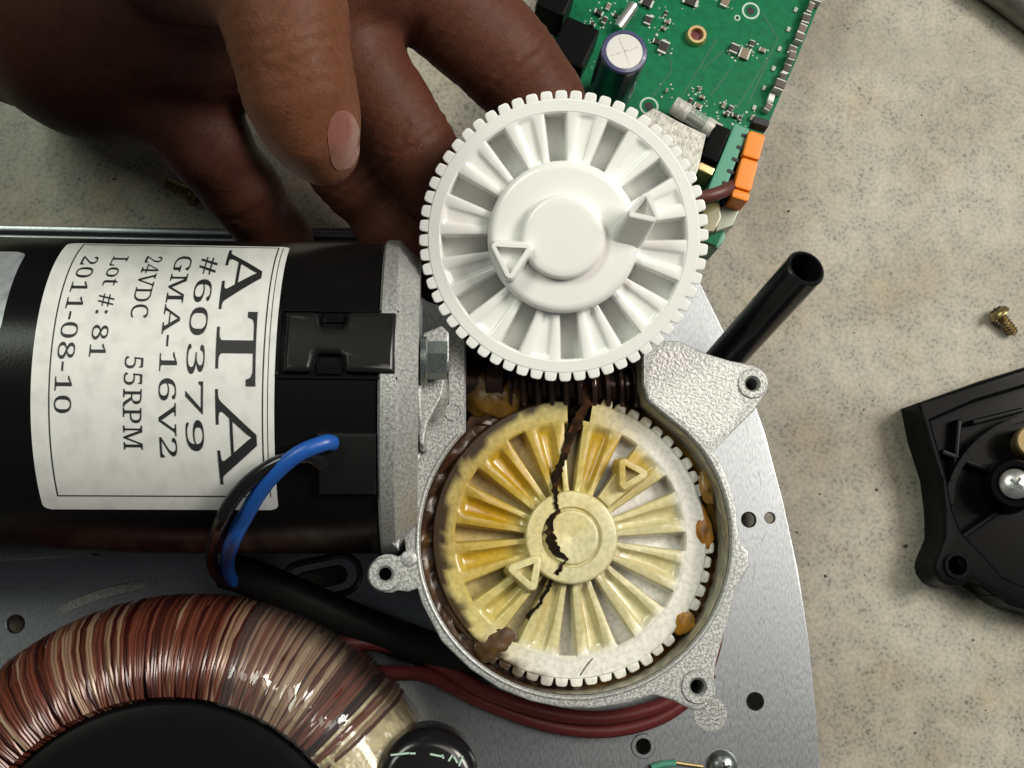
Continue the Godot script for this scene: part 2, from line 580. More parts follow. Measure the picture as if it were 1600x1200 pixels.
func build_plate() -> void:
	var t := thing("mounting_plate", "bright galvanized steel plate with a curved right edge under motor and gearbox", "plate", P(700, 900, 0))
	var outer := pp([-160, 356, 300, 356, 700, 355, 960, 362, 1045, 395, 1093, 440, 1125, 505, 1165, 590, 1195, 675, 1224, 785, 1247, 890, 1263, 995, 1274, 1100, 1282, 1210, 1286, 1330, 800, 1330, 200, 1330, -160, 1330], PLATE)
	var holes := []
	for h in [[1170, 812, 11.5], [1203, 809, 8.0], [1180, 1096, 13.0], [1005, 1166, 12.0], [24, 975, 13.0]]:
		var c := P(h[0], h[1], PLATE)
		holes.append(circle(Vector2(c.x, c.z), h[2] * mmpp(PLATE), 20))
	# the oblong slot left of the gear housing
	var slot := PackedVector2Array()
	var sa := P(478, 908, PLATE)
	var sb := P(528, 898, PLATE)
	var dir := Vector2(sb.x - sa.x, sb.z - sa.z)
	for q in rrect(dir.length() + 4.4, 4.4, 2.1, 6):
		slot.append(q.rotated(dir.angle()) + Vector2((sa.x + sb.x) / 2, (sa.z + sb.z) / 2))
	holes.append(slot)
	var mb := MB.new()
	extrude(mb, outer, PLATE - 1.6, PLATE, 0.22, holes)
	obj("sheet", mb, M.galvanized, t)
	# folded rear lip and the feet the plate stands on
	mb = MB.new()
	var a := P(-160, 356, PLATE)
	var b := P(700, 355, PLATE)
	mb.xf = Transform3D(Basis(), Vector3(0, 0, 0))
	var prof := PackedVector2Array()
	for z in [a.z + 0.1]:
		prof = PackedVector2Array([Vector2(a.x, z - 0.9), Vector2(b.x, z - 0.9), Vector2(b.x, z + 0.9), Vector2(a.x, z + 0.9)])
	extrude(mb, prof, 0.3, PLATE + 2.2, 0.55)
	obj("rear_lip", mb, M.galvanized, t)
	for f in [[1150, 1000], [1080, 560], [100, 500], [640, 1180]]:
		mb = MB.new()
		mb.xf = Transform3D(Basis(), P(f[0], f[1], 0))
		lathe(mb, PackedVector2Array([Vector2(5, 0), Vector2(5, PLATE - 1.6), Vector2(0, PLATE - 1.6)]), 20)
		obj("foot", mb, M.black_rubber, t)
	# pressed ridge round the slot
	mb = MB.new()
	var ridge := PackedVector3Array()
	for q in rrect(dir.length() + 11.0, 9.4, 4.6, 8):
		var w := q.rotated(dir.angle()) + Vector2((sa.x + sb.x) / 2, (sa.z + sb.z) / 2)
		ridge.append(Vector3(w.x, PLATE - 0.2, w.y))
	ridge.append(ridge[0])
	ridge.append(ridge[1])
	tube(mb, ridge, 0.9, 8, false)
	obj("slot_ridge", mb, M.steel, t)
	# pressed step that follows the transformer
	mb = MB.new()
	tube(mb, spline(p3([96, 956, PLATE - 1.3, 112, 946, PLATE - 0.7, 160, 928, PLATE - 0.5, 212, 916, PLATE - 0.6, 236, 912, PLATE - 1.4]), 5), 1.5, 8)
	obj("pressed_step", mb, M.cast, t)
	mb = MB.new()
	extrude(mb, pp([-60, 846, 60, 850, 132, 858, 150, 868, 60, 876, -60, 880], PLATE + 2.5), PLATE - 0.3, PLATE + 2.5, 0.7)
	obj("reflection_strip", mb, M.cast, t)  # added pale strip standing in for the bright streak reflected below the motor
	mb = MB.new()
	for i in 26:
		var p := P(rng.randf_range(1120, 1265), rng.randf_range(620, 1180), PLATE)
		var an := rng.randf_range(1.2, 1.9) if i < 18 else rng.randf_range(0, 3)
		var ln := rng.randf_range(0.8, 4.0)
		var dv := Vector3(cos(an), 0, sin(an)) * ln
		if p.x + 2.0 < P(1190 + (p.z + 40) * 1.2, 800, PLATE).x:
			tube(mb, PackedVector3Array([p - dv, p + dv * 0.2 + Vector3(0.05, 0, 0), p + dv]), 0.045, 4)
	obj("scratches", mb, M.cast, t).set_meta("kind", "stuff")
	# bossed ring round the lower hole, stamp mark, rivet
	mb = MB.new()
	mb.xf = Transform3D(Basis(), P(1005, 1166, PLATE))
	lathe(mb, PackedVector2Array([Vector2(3.1, 0), Vector2(2.9, 0.3), Vector2(2.0, 0.3), Vector2(1.8, 0.0)]), 28)
	obj("hole_boss", mb, M.galvanized, t)
	mb = MB.new()
	mb.xf = Transform3D(Basis(), P(1110, 1116, PLATE))
	for k in 5:
		var path := PackedVector3Array()
		for i in 13:
			var x := lerpf(-3.2, 3.2, i / 12.0) * cos((k - 2) * 0.42)
			path.append(Vector3(x, 0.0, (k - 2) * 1.25 + 0.35 * sin(i * 1.3 + k)))
		tube(mb, path, 0.2, 6)
	lathe(mb, PackedVector2Array([Vector2(4.4, -0.1), Vector2(4.2, 0.1), Vector2(0.05, 0.1)]), 32)
	obj("stamp_mark", mb, M.cast, t)
	mb = MB.new()
	var rv := P(1128, 1196, PLATE)
	ellipsoid(mb, rv, 3.9, 3.0, 3.9, 20, 0.0, 0.0)
	obj("rivet", mb, M.steel, t)
	mb = MB.new()
	mb.xf = Transform3D(Basis(), rv + Vector3(0, 2.75, 0))
	for an in [0.3, 0.3 + PI / 2]:
		block(mb, turned(Vector3.ZERO, an), 2.6, 0.32, 0.5, 0.05)
	obj("rivet_slot", mb, M.ink, t)

# ------------------------------------------------------------------ motor
func text_on_barrel(s: String, from: Vector2, to: Vector2, cap_px: float, parent: Node, font: Font, weight := 0.0) -> void:
	var tm := TextMesh.new()
	tm.font = font
	tm.text = s
	tm.font_size = 48
	tm.pixel_size = 0.05
	tm.depth = 0.0
	tm.curve_step = 0.8
	tm.horizontal_alignment = HORIZONTAL_ALIGNMENT_LEFT
	var arr := tm.surface_get_arrays(0) if tm.get_surface_count() else tm.get_mesh_arrays()
	var vs: PackedVector3Array = arr[Mesh.ARRAY_VERTEX]
	var ix: PackedInt32Array = arr[Mesh.ARRAY_INDEX] if arr[Mesh.ARRAY_INDEX] != null else PackedInt32Array(range(vs.size()))
	var lo := Vector2(1e9, 1e9)
	var hi := Vector2(-1e9, -1e9)
	for q in vs:
		lo = lo.min(Vector2(q.x, q.y))
		hi = hi.max(Vector2(q.x, q.y))
	var A := cyl_hit(from.x, from.y)
	var B := cyl_hit(to.x, to.y)
	var half := cap_px * mmpp(MY + MR) * 0.5
	var mb := MB.new()
	var place := func(q: Vector3) -> Vector3:
		var u := (q.x - lo.x) / (hi.x - lo.x)
		var w := (q.y - lo.y) / (hi.y - lo.y) * 2.0 - 1.0
		return cyl(lerpf(A.x, B.x, u) + w * half, lerpf(A.y, B.y, u), MR + 0.22)
	var todo := []
	for i in range(0, ix.size(), 3):
		if absf(vs[ix[i]].z - hi.x) >= 0.0:
			todo.append([vs[ix[i]], vs[ix[i + 1]], vs[ix[i + 2]]])
	var stepmax := (hi.x - lo.x) / absf((B.y - A.y) * MR) * 2.0
	while todo.size():
		var q: Array = todo.pop_back()
		var l0: float = absf(q[0].x - q[1].x)
		var l1: float = absf(q[1].x - q[2].x)
		var l2: float = absf(q[2].x - q[0].x)
		var big := maxf(l0, maxf(l1, l2))
		if big > stepmax:
			if big == l0:
				var m: Vector3 = (q[0] + q[1]) * 0.5
				todo.append([q[0], m, q[2]]); todo.append([m, q[1], q[2]])
			elif big == l1:
				var m: Vector3 = (q[1] + q[2]) * 0.5
				todo.append([q[0], q[1], m]); todo.append([q[0], m, q[2]])
			else:
				var m: Vector3 = (q[2] + q[0]) * 0.5
				todo.append([q[0], q[1], m]); todo.append([m, q[1], q[2]])
		else:
			var a: Vector3 = place.call(q[0])
			mb.tri(a, place.call(q[1]), place.call(q[2]), a - Vector3(a.x, MY, MZ))
	obj("lettering", mb, M.ink, parent)

func barrel_patch(mb: MB, x0: float, x1: float, p0: float, p1: float, r: float, cut := 1.2, n := 40) -> void:
	var prev := []
	for i in n + 1:
		var phi := lerpf(p0, p1, float(i) / n)
		var d := minf((phi - p0) * r, (p1 - phi) * r)
		var e := cut - sqrt(maxf(cut * cut - pow(maxf(cut - d, 0.0), 2.0), 0.0))
		var row := [cyl(x0 + e, phi, r), cyl(x1 - e, phi, r)]
		if i:
			mb.quad(prev[0], prev[1], row[1], row[0], row[0] - Vector3(row[0].x, MY, MZ))
		prev = row

func barrel_shape(mb: MB, poly: PackedVector2Array, r0: float, r1: float, bevel: float) -> void:   # poly in (x, arc mm), wrapped on the barrel
	var p := ccw(poly)
	var put := func(q: Vector2, r: float) -> Vector3: return cyl(q.x, q.y / MR, r)
	var rings := [[p, r0], [p, r1 - bevel], [inset(p, bevel * 0.3), r1 - bevel * 0.3], [inset(p, bevel), r1]]
	for k in 3:
		var a: PackedVector2Array = rings[k][0]
		var b: PackedVector2Array = rings[k + 1][0]
		for i in a.size():
			var j := (i + 1) % a.size()
			var e := a[j] - a[i]
			var c: Vector3 = put.call(a[i], rings[k][1])
			var out: Vector3 = put.call(a[i] + Vector2(e.y, -e.x), rings[k][1]) - c + (c - Vector3(c.x, MY, MZ)).normalized() * 0.2
			mb.quad(c, put.call(a[j], rings[k][1]), put.call(b[j], rings[k + 1][1]), put.call(b[i], rings[k + 1][1]), out)
	var top: PackedVector2Array = rings[3][0]
	var ix := Geometry2D.triangulate_polygon(top)
	var todo := []
	for i in range(0, ix.size(), 3):
		todo.append([top[ix[i]], top[ix[i + 1]], top[ix[i + 2]]])
	while todo.size():
		var q: Array = todo.pop_back()
		var best := 0
		var long := 0.0
		for k in 3:
			var l: float = absf(q[k].y - q[(k + 1) % 3].y)
			if l > long:
				long = l
				best = k
		if long > 1.2:
			var m: Vector2 = (q[best] + q[(best + 1) % 3]) * 0.5
			todo.append([q[best], m, q[(best + 2) % 3]])
			todo.append([m, q[(best + 1) % 3], q[(best + 2) % 3]])
		else:
			var c: Vector3 = put.call(q[0], r1)
			mb.tri(c, put.call(q[1], r1), put.call(q[2], r1), c - Vector3(c.x, MY, MZ))

func build_motor() -> void:
	var x_right := cyl_hit(588, 640).x
	var t := thing("gear_motor", "black cylindrical motor lying on the plate with a white printed label", "motor", Vector3(-70, PLATE, MZ))
	var mb := MB.new()
	var along := Transform3D(Basis(Vector3(0, 0, -1), Vector3(1, 0, 0), Vector3(0, -1, 0)), Vector3(0, MY, MZ))   # lathe axis along +x
	mb.xf = along
	lathe(mb, PackedVector2Array([Vector2(0, -190), Vector2(MR - 2, -190), Vector2(MR, -188), Vector2(MR, x_right - 0.3), Vector2(MR - 0.3, x_right), Vector2(20, x_right)]), 96)
	obj("barrel", mb, M.black_paint, t)
	# saddle under the barrel
	mb = MB.new()
	block(mb, Transform3D(Basis(), Vector3(-75, PLATE, MZ)), 60, 6, 40, 0.5)
	obj("saddle", mb, M.black_paint, t)
	# printed label
	var xl := cyl_hit(48, 620).x
	var xr := cyl_hit(429, 600).x
	var ptop := cyl_hit(300, 384).y
	var pbot := cyl_hit(300, 796).y
	mb = MB.new()
	barrel_patch(mb, xl, xr, ptop, pbot, MR + 0.10, 1.6, 200)
	var lab := obj("label", mb, M.label_paper, t)
	mb = MB.new()
	var i0 := 2.1
	var il := xl + 3.3
	var pa := ptop + 1.0 / MR
	var pz := pbot - 3.6 / MR
	var lw := 0.26
	barrel_patch(mb, xr - i0 - lw, xr - i0, pa, pz, MR + 0.16, 0.0, 50)
	barrel_patch(mb, xr - i0 + 0.75, xr - i0 + 0.9, pa, pz, MR + 0.16, 0.0, 50)
	barrel_patch(mb, il, il + lw, pa, pz, MR + 0.16, 0.0, 50)
	barrel_patch(mb, il, xr - i0, pa, pa + lw / MR, MR + 0.19, 0.0, 1)
	barrel_patch(mb, il, xr - i0, pz - lw / MR, pz, MR + 0.19, 0.0, 1)
	obj("border_line", mb, M.ink, lab)
	var serif := SystemFont.new()
	serif.font_names = PackedStringArray(["Droid Serif"])
	text_on_barrel("ATA", Vector2(388, 393), Vector2(376, 756), 62, lab, serif)
	text_on_barrel("#60379", Vector2(330, 403), Vector2(306, 704), 28, lab, serif)
	text_on_barrel("GMA-16V2", Vector2(290, 402), Vector2(265, 714), 27, lab, serif)
	text_on_barrel("24VDC", Vector2(243, 402), Vector2(217, 497), 27, lab, serif)
	text_on_barrel("55RPM", Vector2(211, 557), Vector2(209, 702), 29, lab, serif)
	text_on_barrel("Lot #: 81", Vector2(190, 402), Vector2(152, 558), 25, lab, serif)
	text_on_barrel("2011-08-10", Vector2(144, 402), Vector2(98, 645), 26, lab, serif)
	# second sticker at the frame's edge
	mb = MB.new()
	var sx := cyl_hit(-8, 520).x
	barrel_patch(mb, sx - 40, cyl_hit(42, 396).x, cyl_hit(20, 394).y, cyl_hit(0, 524).y, MR + 0.1, 2.0, 30)
	obj("sticker", mb, M.silver_sticker, t)
	# interlocking tongue of the barrel: a bone-shaped plate in a rectangular cut-out
	var A := cyl_hit(438, 540)
	var y0 := cyl_hit(500, 489).y * MR
	var y1 := cyl_hit(500, 588).y * MR
	var x0 := A.x
	var x1 := cyl_hit(622, 540).x
	mb = MB.new()
	for s in [[x0 - 0.5, x1, y0 - 0.6, y0], [x0 - 0.5, x1, y1, y1 + 0.6], [x0 - 0.6, x0, y0, y1]]:
		barrel_shape(mb, PackedVector2Array([Vector2(s[0], s[2]), Vector2(s[1], s[2]), Vector2(s[1], s[3]), Vector2(s[0], s[3])]), MR - 0.5, MR + 0.55, 0.2)
	obj("cutout_edge", mb, M.black_paint, t)
	var w := x1 - x0
	var hgt := y1 - y0
	var bone := PackedVector2Array()
	for q in [0.04, 0.06, 0.28, 0.05, 0.32, 0.09, 0.33, 0.25, 0.37, 0.30, 0.52, 0.30, 0.55, 0.25, 0.56, 0.07, 0.60, 0.04, 0.98, 0.04, 0.98, 0.96, 0.60, 0.96, 0.56, 0.93, 0.54, 0.74, 0.50, 0.69, 0.34, 0.69, 0.30, 0.74, 0.28, 0.92, 0.24, 0.96, 0.04, 0.96]:
		bone.append(Vector2(q, 0))
	var pts := PackedVector2Array()
	for i in range(0, bone.size(), 2):
		pts.append(Vector2(x0 + bone[i].x * w, y0 + bone[i + 1].x * hgt))
	mb = MB.new()
	barrel_shape(mb, pts, MR - 0.5, MR + 1.9, 0.95)
	obj("locking_tongue", mb, M.lit_black, t, false, 70.0)
	# the small bright ledges in the notches of the bone
	mb = MB.new()
	barrel_shape(mb, PackedVector2Array([Vector2(x0 + w * 0.35, y0 + 0.3), Vector2(x0 + w * 0.53, y0 + 0.3), Vector2(x0 + w * 0.53, y0 + hgt * 0.18), Vector2(x0 + w * 0.35, y0 + hgt * 0.18)]), MR, MR + 0.6, 0.3)
	barrel_shape(mb, PackedVector2Array([Vector2(x0 + w * 0.32, y0 + hgt * 0.82), Vector2(x0 + w * 0.52, y0 + hgt * 0.82), Vector2(x0 + w * 0.52, y1 - 0.3), Vector2(x0 + w * 0.32, y1 - 0.3)]), MR, MR + 0.8, 0.3)
	obj("notch_ledge", mb, M.black_moulded, t)
	# wire exit block
	mb = MB.new()
	var bx0 := cyl_hit(496, 725).x
	var bx1 := cyl_hit(588, 725).x
	var b0 := cyl_hit(540, 676).y * MR
	var b1 := cyl_hit(540, 768).y * MR
	barrel_shape(mb, PackedVector2Array([Vector2(bx0, b0), Vector2(bx1, b0), Vector2(bx1, b1), Vector2(bx0, b1)]), MR - 0.5, MR + 1.1, 0.4)
	obj("wire_exit", mb, M.black_rubber, t)

func build_motor_wires() -> void:
	var t := thing("blue_wire", "blue insulated wire looping from the motor over its label", "wire", P(365, 910, PLATE))
	var mb := MB.new()
	var s := cyl_hit(520, 690)
	var start := cyl(s.x, s.y, MR + 1.0)
	var path := PackedVector3Array([start])
	path.append_array(over([505, 693, 3.0, 462, 712, 4.5, 415, 756, 4.0, 380, 812, 3.0, 362, 848, 2.6]))
	path.append_array(p3([356, 872, 40, 358, 898, 28, 374, 916, 22, 420, 930, 20]))
	tube(mb, spline(path, 8), 1.62, 14)
	obj("insulation", mb, M.blue_wire, t)
	t = thing("black_wire", "thin black wire curving beside the blue one at the label corner", "wire", P(340, 900, PLATE))
	mb = MB.new()
	s = cyl_hit(505, 722)
	start = cyl(s.x, s.y, MR + 1.0)
	path = PackedVector3Array([start])
	path.append_array(over([478, 712, 3.0, 424, 728, 4.0, 372, 770, 4.0, 340, 826, 3.0]))
	path.append_array(p3([330, 872, 40, 346, 904, 27, 390, 922, 21]))
	tube(mb, spline(path, 8), 1.45, 14)
	obj("insulation", mb, M.black_gloss, t)
	t = thing("cable_sleeve", "dark grey cable sleeve running from the two wires under the gear housing", "cable", P(500, 950, PLATE))
	mb = MB.new()
	mb.xf = Transform3D(Basis.from_scale(Vector3(1, 1, 1)), Vector3.ZERO)
	tube(mb, spline(p3([352, 890, 20, 385, 900, 21, 450, 926, 22, 540, 966, 21, 620, 998, 18, 700, 1022, 15, 800, 1035, 13]), 6), 4.5, 18)
	obj("sleeve", mb, M.black_rubber, t)

# ------------------------------------------------------------------ gear housing
func arc_px(cx: float, cy: float, r: float, a0: float, a1: float, n: int) -> Array:
	var out := []
	for i in n + 1:
		var a := deg_to_rad(lerpf(a0, a1, float(i) / n))
		out.append(cx + cos(a) * r)
		out.append(cy - sin(a) * r)
	return out

func build_housing() -> void:
	var t := thing("gear_housing", "open die cast gear housing with a round greasy pit and screw lugs", "housing", P(899, 845, PLATE))
	var outer := [690, 505, 725, 500, 760, 470, 900, 460, 1010, 500]
	outer.append_array([1036, 532, 1062, 533, 1104, 552])
	outer.append_array([1140, 563, 1178, 570])
	outer.append_array(arc_px(1172, 600, 29, 60, -45, 6))
	outer.append_array([1180, 640, 1115, 704, 1134, 738, 1150, 790, 1154, 830, 1158, 850, 1170, 862, 1171, 884, 1160, 905, 1150, 922, 1140, 965, 1126, 1010, 1118, 1040])
	outer.append_array(arc_px(1087, 1078, 32, 25, -100, 7))
	outer.append_array([1050, 1094, 1022, 1086, 985, 1098, 930, 1107, 880, 1106, 830, 1096, 780, 1076, 735, 1046, 698, 1010, 690, 1002, 660, 945])
	outer.append_array([652, 920, 638, 925])
	outer.append_array(arc_px(607, 896, 31, -60, -300, 12))
	outer.append_array([634, 862, 630, 830, 640, 760, 664, 690, 664, 660, 700, 640, 700, 560])
	var pit := [728, 522, 728, 674]
	pit.append_array(arc_px(899, 845, 242, 135, 405, 90).slice(2))
	pit.append_array([1040, 650, 1012, 626, 1003, 600, 1003, 522])
	var holes := []
	holes.append(pp(pit, RIM))
	for h in [[1175, 600, 12.5], [1090, 1073, 13.5], [602, 897, 12.5]]:
		var c := P(h[0], h[1], RIM)
		holes.append(circle(Vector2(c.x, c.z), h[2] * mmpp(RIM), 20))
	var mb := MB.new()
	extrude(mb, pp(outer, RIM), 30.0, RIM, 0.45, holes)
	obj("casting", mb, M.cast, t)
	# lower body down to the plate, set in under the rim
	mb = MB.new()
	var low := []
	low.append_array(arc_px(899, 845, 236, 0, 350, 40))
	extrude(mb, pp(low, RIM), PLATE, 30.0, 0.0)
	obj("lower_body", mb, M.cast, t)
	# pit lining and floor
	mb = MB.new()
	var c0 := P(899, 845, RIM)
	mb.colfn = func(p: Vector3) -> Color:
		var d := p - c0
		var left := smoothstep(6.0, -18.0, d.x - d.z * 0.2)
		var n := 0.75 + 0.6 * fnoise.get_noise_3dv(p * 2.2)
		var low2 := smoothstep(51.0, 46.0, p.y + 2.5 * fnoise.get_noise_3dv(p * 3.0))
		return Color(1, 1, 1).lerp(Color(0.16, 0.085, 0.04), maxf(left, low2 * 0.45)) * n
	var wall := ccw(pp(pit, RIM))
	var wi := inset(wall, 0.15)
	for k in 8:
		band(mb, wi, lerpf(38, RIM - 0.6, k / 8.0), wi, lerpf(38, RIM - 0.6, (k + 1) / 8.0), -1.0)
	obj("pit_wall", mb, M.pit_wall, t)
	mb = MB.new()
	mb.col = Color(0.30, 0.19, 0.10)
	extrude(mb, inset(wall, 0.2), 30.2, 38.0, 0.0)
	obj("pit_floor", mb, M.pit_wall, t)
	# rough cast pad beside the worm chamber, slightly proud
	mb = MB.new()
	var padp := pp([1010, 590, 1020, 560, 1042, 540, 1100, 557, 1140, 570, 1160, 578, 1152, 612, 1160, 640, 1108, 692, 1070, 662, 1022, 628, 1011, 610], RIM)
	extrude(mb, smooth_poly(padp, 3), RIM - 0.3, RIM + 0.12, 0.1, [], false)
	obj("rough_pad", mb, M.cast_pad, t)
	# raised bosses and ejector marks
	for e in [[1175, 600, 25, 13.5], [1090, 1073, 27, 14.5], [602, 897, 27, 13.5]]:
		mb = MB.new()
		mb.xf = Transform3D(Basis(), P(e[0], e[1], RIM))
		var k := mmpp(RIM)
		lathe(mb, PackedVector2Array([Vector2(e[2] * k, -0.2), Vector2(e[2] * k - 0.35, 0.45), Vector2(e[3] * k, 0.45), Vector2(e[3] * k - 0.5, -0.3)]), 32)
		obj("screw_boss", mb, M.cast, t)
		mb = MB.new()
		mb.xf = Transform3D(Basis(), P(e[0], e[1], RIM) + Vector3(0, -9, 0))
		lathe(mb, PackedVector2Array([Vector2(e[3] * k - 0.1, 0), Vector2(0, 0)]), 20)
		lathe(mb, PackedVector2Array([Vector2(e[3] * k + 0.1, 8.6), Vector2(e[3] * k + 0.1, 0)]), 20)
		obj("screw_hole", mb, M.black_rubber, t)
	mb = MB.new()
	mb.xf = Transform3D(Basis(), P(709, 644, RIM))
	lathe(mb, PackedVector2Array([Vector2(2.0, -0.1), Vector2(1.95, 0.3), Vector2(1.55, 0.3), Vector2(1.45, 0.12), Vector2(0, 0.12)]), 28)
	obj("ejector_mark", mb, M.cast, t)
	mb = MB.new()
	ellipsoid(mb, P(639, 873, RIM), 1.8, 0.5, 1.8, 18, 0.0, 0.0)
	obj("ejector_mark", mb, M.cast, t)
	# raised bead along the rim
	mb = MB.new()
	var bead := PackedVector3Array()
	for i in 70:
		var a := deg_to_rad(lerpf(38, -222, i / 69.0))
		var q := P(899 + cos(a) * 247, 845 - sin(a) * 247, RIM)
		bead.append(q + Vector3(0, -0.1, 0))
	tube(mb, bead, 0.42, 8)
	obj("rim_bead", mb, M.cast, t)
	# end bell that carries the motor
	var x0 := cyl_hit(589, 640).x
	var x1 := cyl_hit(652, 640).x
	var along := Transform3D(Basis(Vector3(0, 0, -1), Vector3(1, 0, 0), Vector3(0, -1, 0)), Vector3(0, MY, MZ))
	mb = MB.new()
	mb.xf = along
	lathe(mb, PackedVector2Array([Vector2(20, x0 + 0.1), Vector2(MR + 0.2, x0 + 0.1), Vector2(MR + 0.8, x0 + 0.6), Vector2(MR + 0.8, x1 - 4.5), Vector2(MR - 0.5, x1 - 3.0), Vector2(MR - 3.5, x1), Vector2(10, x1)]), 72)
	obj("end_bell", mb, M.cast, t)
	# ribs and recess on the bell's flank
	mb = MB.new()
	var rp := pp([652, 560, 662, 520, 690, 508, 702, 520, 702, 560, 690, 620, 668, 660, 662, 700, 655, 690], RIM + 8)
	extrude(mb, rp, RIM - 16, RIM + 8, 0.5)
	obj("bolt_lug", mb, M.cast, t)
	mb = MB.new()
	var wedge := pp([620, 690, 652, 682, 660, 700, 640, 780, 622, 860, 612, 850], RIM + 2)
	extrude(mb, wedge, PLATE + 8, RIM + 2, 0.6)
	obj("flank_rib", mb, M.cast, t)
	mb = MB.new()
	tube(mb, p3([652, 575, 68, 655, 640, 67, 661, 700, 64, 664, 704, 58]), [0.9, 0.9, 0.8, 0.6], 8)
	obj("flank_edge", mb, M.cast, t)
	# hexagon bolt, lying along the motor axis
	mb = MB.new()
	var bc := P(664, 563, 70)
	var ab := Transform3D(Basis(Vector3(0, 0, -1), Vector3(1, 0, 0), Vector3(0, -1, 0)).rotated(Vector3.RIGHT, 0.35), bc)
	mb.xf = ab
	extrude(mb, circle(Vector2.ZERO, 4.0, 6), 0.4, 4.6, 0.35)
	obj("hex_bolt", mb, M.steel, t)
	mb = MB.new()
	mb.xf = ab
	lathe(mb, PackedVector2Array([Vector2(4.9, -0.9), Vector2(4.9, 0.2), Vector2(4.6, 0.5), Vector2(0, 0.5)]), 32)
	obj("bolt_washer", mb, M.steel, t)
	mb = MB.new()
	tube(mb, p3([680, 592, 63, 680, 618, 63, 678, 650, 61]), [2.6, 3.1, 2.2], 14)
	obj("cast_boss", mb, M.cast, t)

func build_worm() -> void:
	var za := -42.5
	var xa := P(700, 600, MY).x
	var xb := P(1030, 600, MY).x
	var t := thing("worm_shaft", "greasy dark steel worm shaft between the two gears", "worm shaft", Vector3((xa + xb) / 2, 38, za))
	var mb := MB.new()
	var along := Transform3D(Basis(Vector3(0, 0, -1), Vector3(1, 0, 0), Vector3(0, -1, 0)), Vector3(0, MY, za))
	mb.xf = along
	lathe(mb, PackedVector2Array([Vector2(0, xa), Vector2(5.4, xa), Vector2(5.4, xa + 8), Vector2(6.4, xa + 8.4), Vector2(6.4, xa + 12), Vector2(4.6, xa + 13), Vector2(4.6, xb), Vector2(0, xb)]), 40)
	obj("shaft", mb, M.worm_steel, t)
	mb = MB.new()
	var nx := 150
	var na := 30
	var x0 := xa + 13.5
	var x1 := xb - 3
	var at := func(i: int, k: int) -> Vector3:
		var x := lerpf(x0, x1, float(i) / nx)
		var a := TAU * k / na
		var ph := fposmod(x / 3.15 - float(k) / na, 1.0)
		var h := clampf(absf(ph - 0.5) * 5.0 - 0.75, 0.0, 1.0)
		return Vector3(x, MY + cos(a) * (4.7 + 2.1 * h), za + sin(a) * (4.7 + 2.1 * h))
	for i in nx:
		for k in na:
			var p: Vector3 = at.call(i, k)
			mb.quad(p, at.call(i, k + 1), at.call(i + 1, k + 1), at.call(i + 1, k), p - Vector3(p.x, MY, za))
	obj("thread", mb, M.worm_steel, t)
	mb = MB.new()
	mb.colfn = func(p: Vector3) -> Color: return Color(0.22, 0.12, 0.016).lerp(Color(0.045, 0.022, 0.009), clampf(0.4 + 1.2 * fnoise.get_noise_3dv(p * 2.0), 0, 1))
	ellipsoid(mb, P(768, 616, 49), 7.0, 3.0, 5.5, 28, 0.25)
	obj("grease_coat", mb, M.grease, t)

# ------------------------------------------------------------------ gears
func pol(r: float, deg: float, y: float) -> Vector3:
	return Vector3(r * cos(deg_to_rad(deg)), y, -r * sin(deg_to_rad(deg)))

func spoke(mb: MB, deg: float, r0: float, r1: float, w0: float, w1: float, top: float, floor_y: float, groove: float) -> void:
	var prof := [[-1.10, floor_y], [-1.0, top - 0.45], [-0.90, top], [-0.50, top], [-0.36, top - groove * 0.6], [-0.22, top - groove], [0.22, top - groove], [0.36, top - groove * 0.6], [0.50, top], [0.90, top], [1.0, top - 0.45], [1.10, floor_y]]
	var us := [0.0, 0.05, 0.13, 0.35, 0.6, 0.86, 0.93, 0.965, 1.0]
	var st := us.size() - 1
	var rows := []
	for i in st + 1:
		var u: float = us[i]
		var row := PackedVector3Array()
		for q in prof:
			var y: float = q[1]
			if y > floor_y + 0.01:
				var shut := maxf(smoothstep(0.90, 0.965, u), 0.7 * smoothstep(0.10, 0.03, u))
				y = lerpf(y, maxf(y, top - 0.02), shut) - 0.4 * u * (1.0 - u)
			row.append(Vector3(lerpf(r0, r1, u), y, q[0] * lerpf(w0, w1, u) * 0.5))
		rows.append(row)
	var keep := mb.xf
	mb.xf = keep * Transform3D(Basis(Vector3.UP, deg_to_rad(deg)), Vector3.ZERO)
	for i in st:
		for k in prof.size() - 1:
			var a: Vector3 = rows[i][k]
			var b: Vector3 = rows[i][k + 1]
			var hint := Vector3(0, absf(b.z - a.z), (b.y - a.y) * -1.0)
			hint = Vector3(0, (b.z - a.z), -(b.y - a.y))
			mb.quad(a, b, rows[i + 1][k + 1], rows[i + 1][k], hint)
	mb.xf = keep

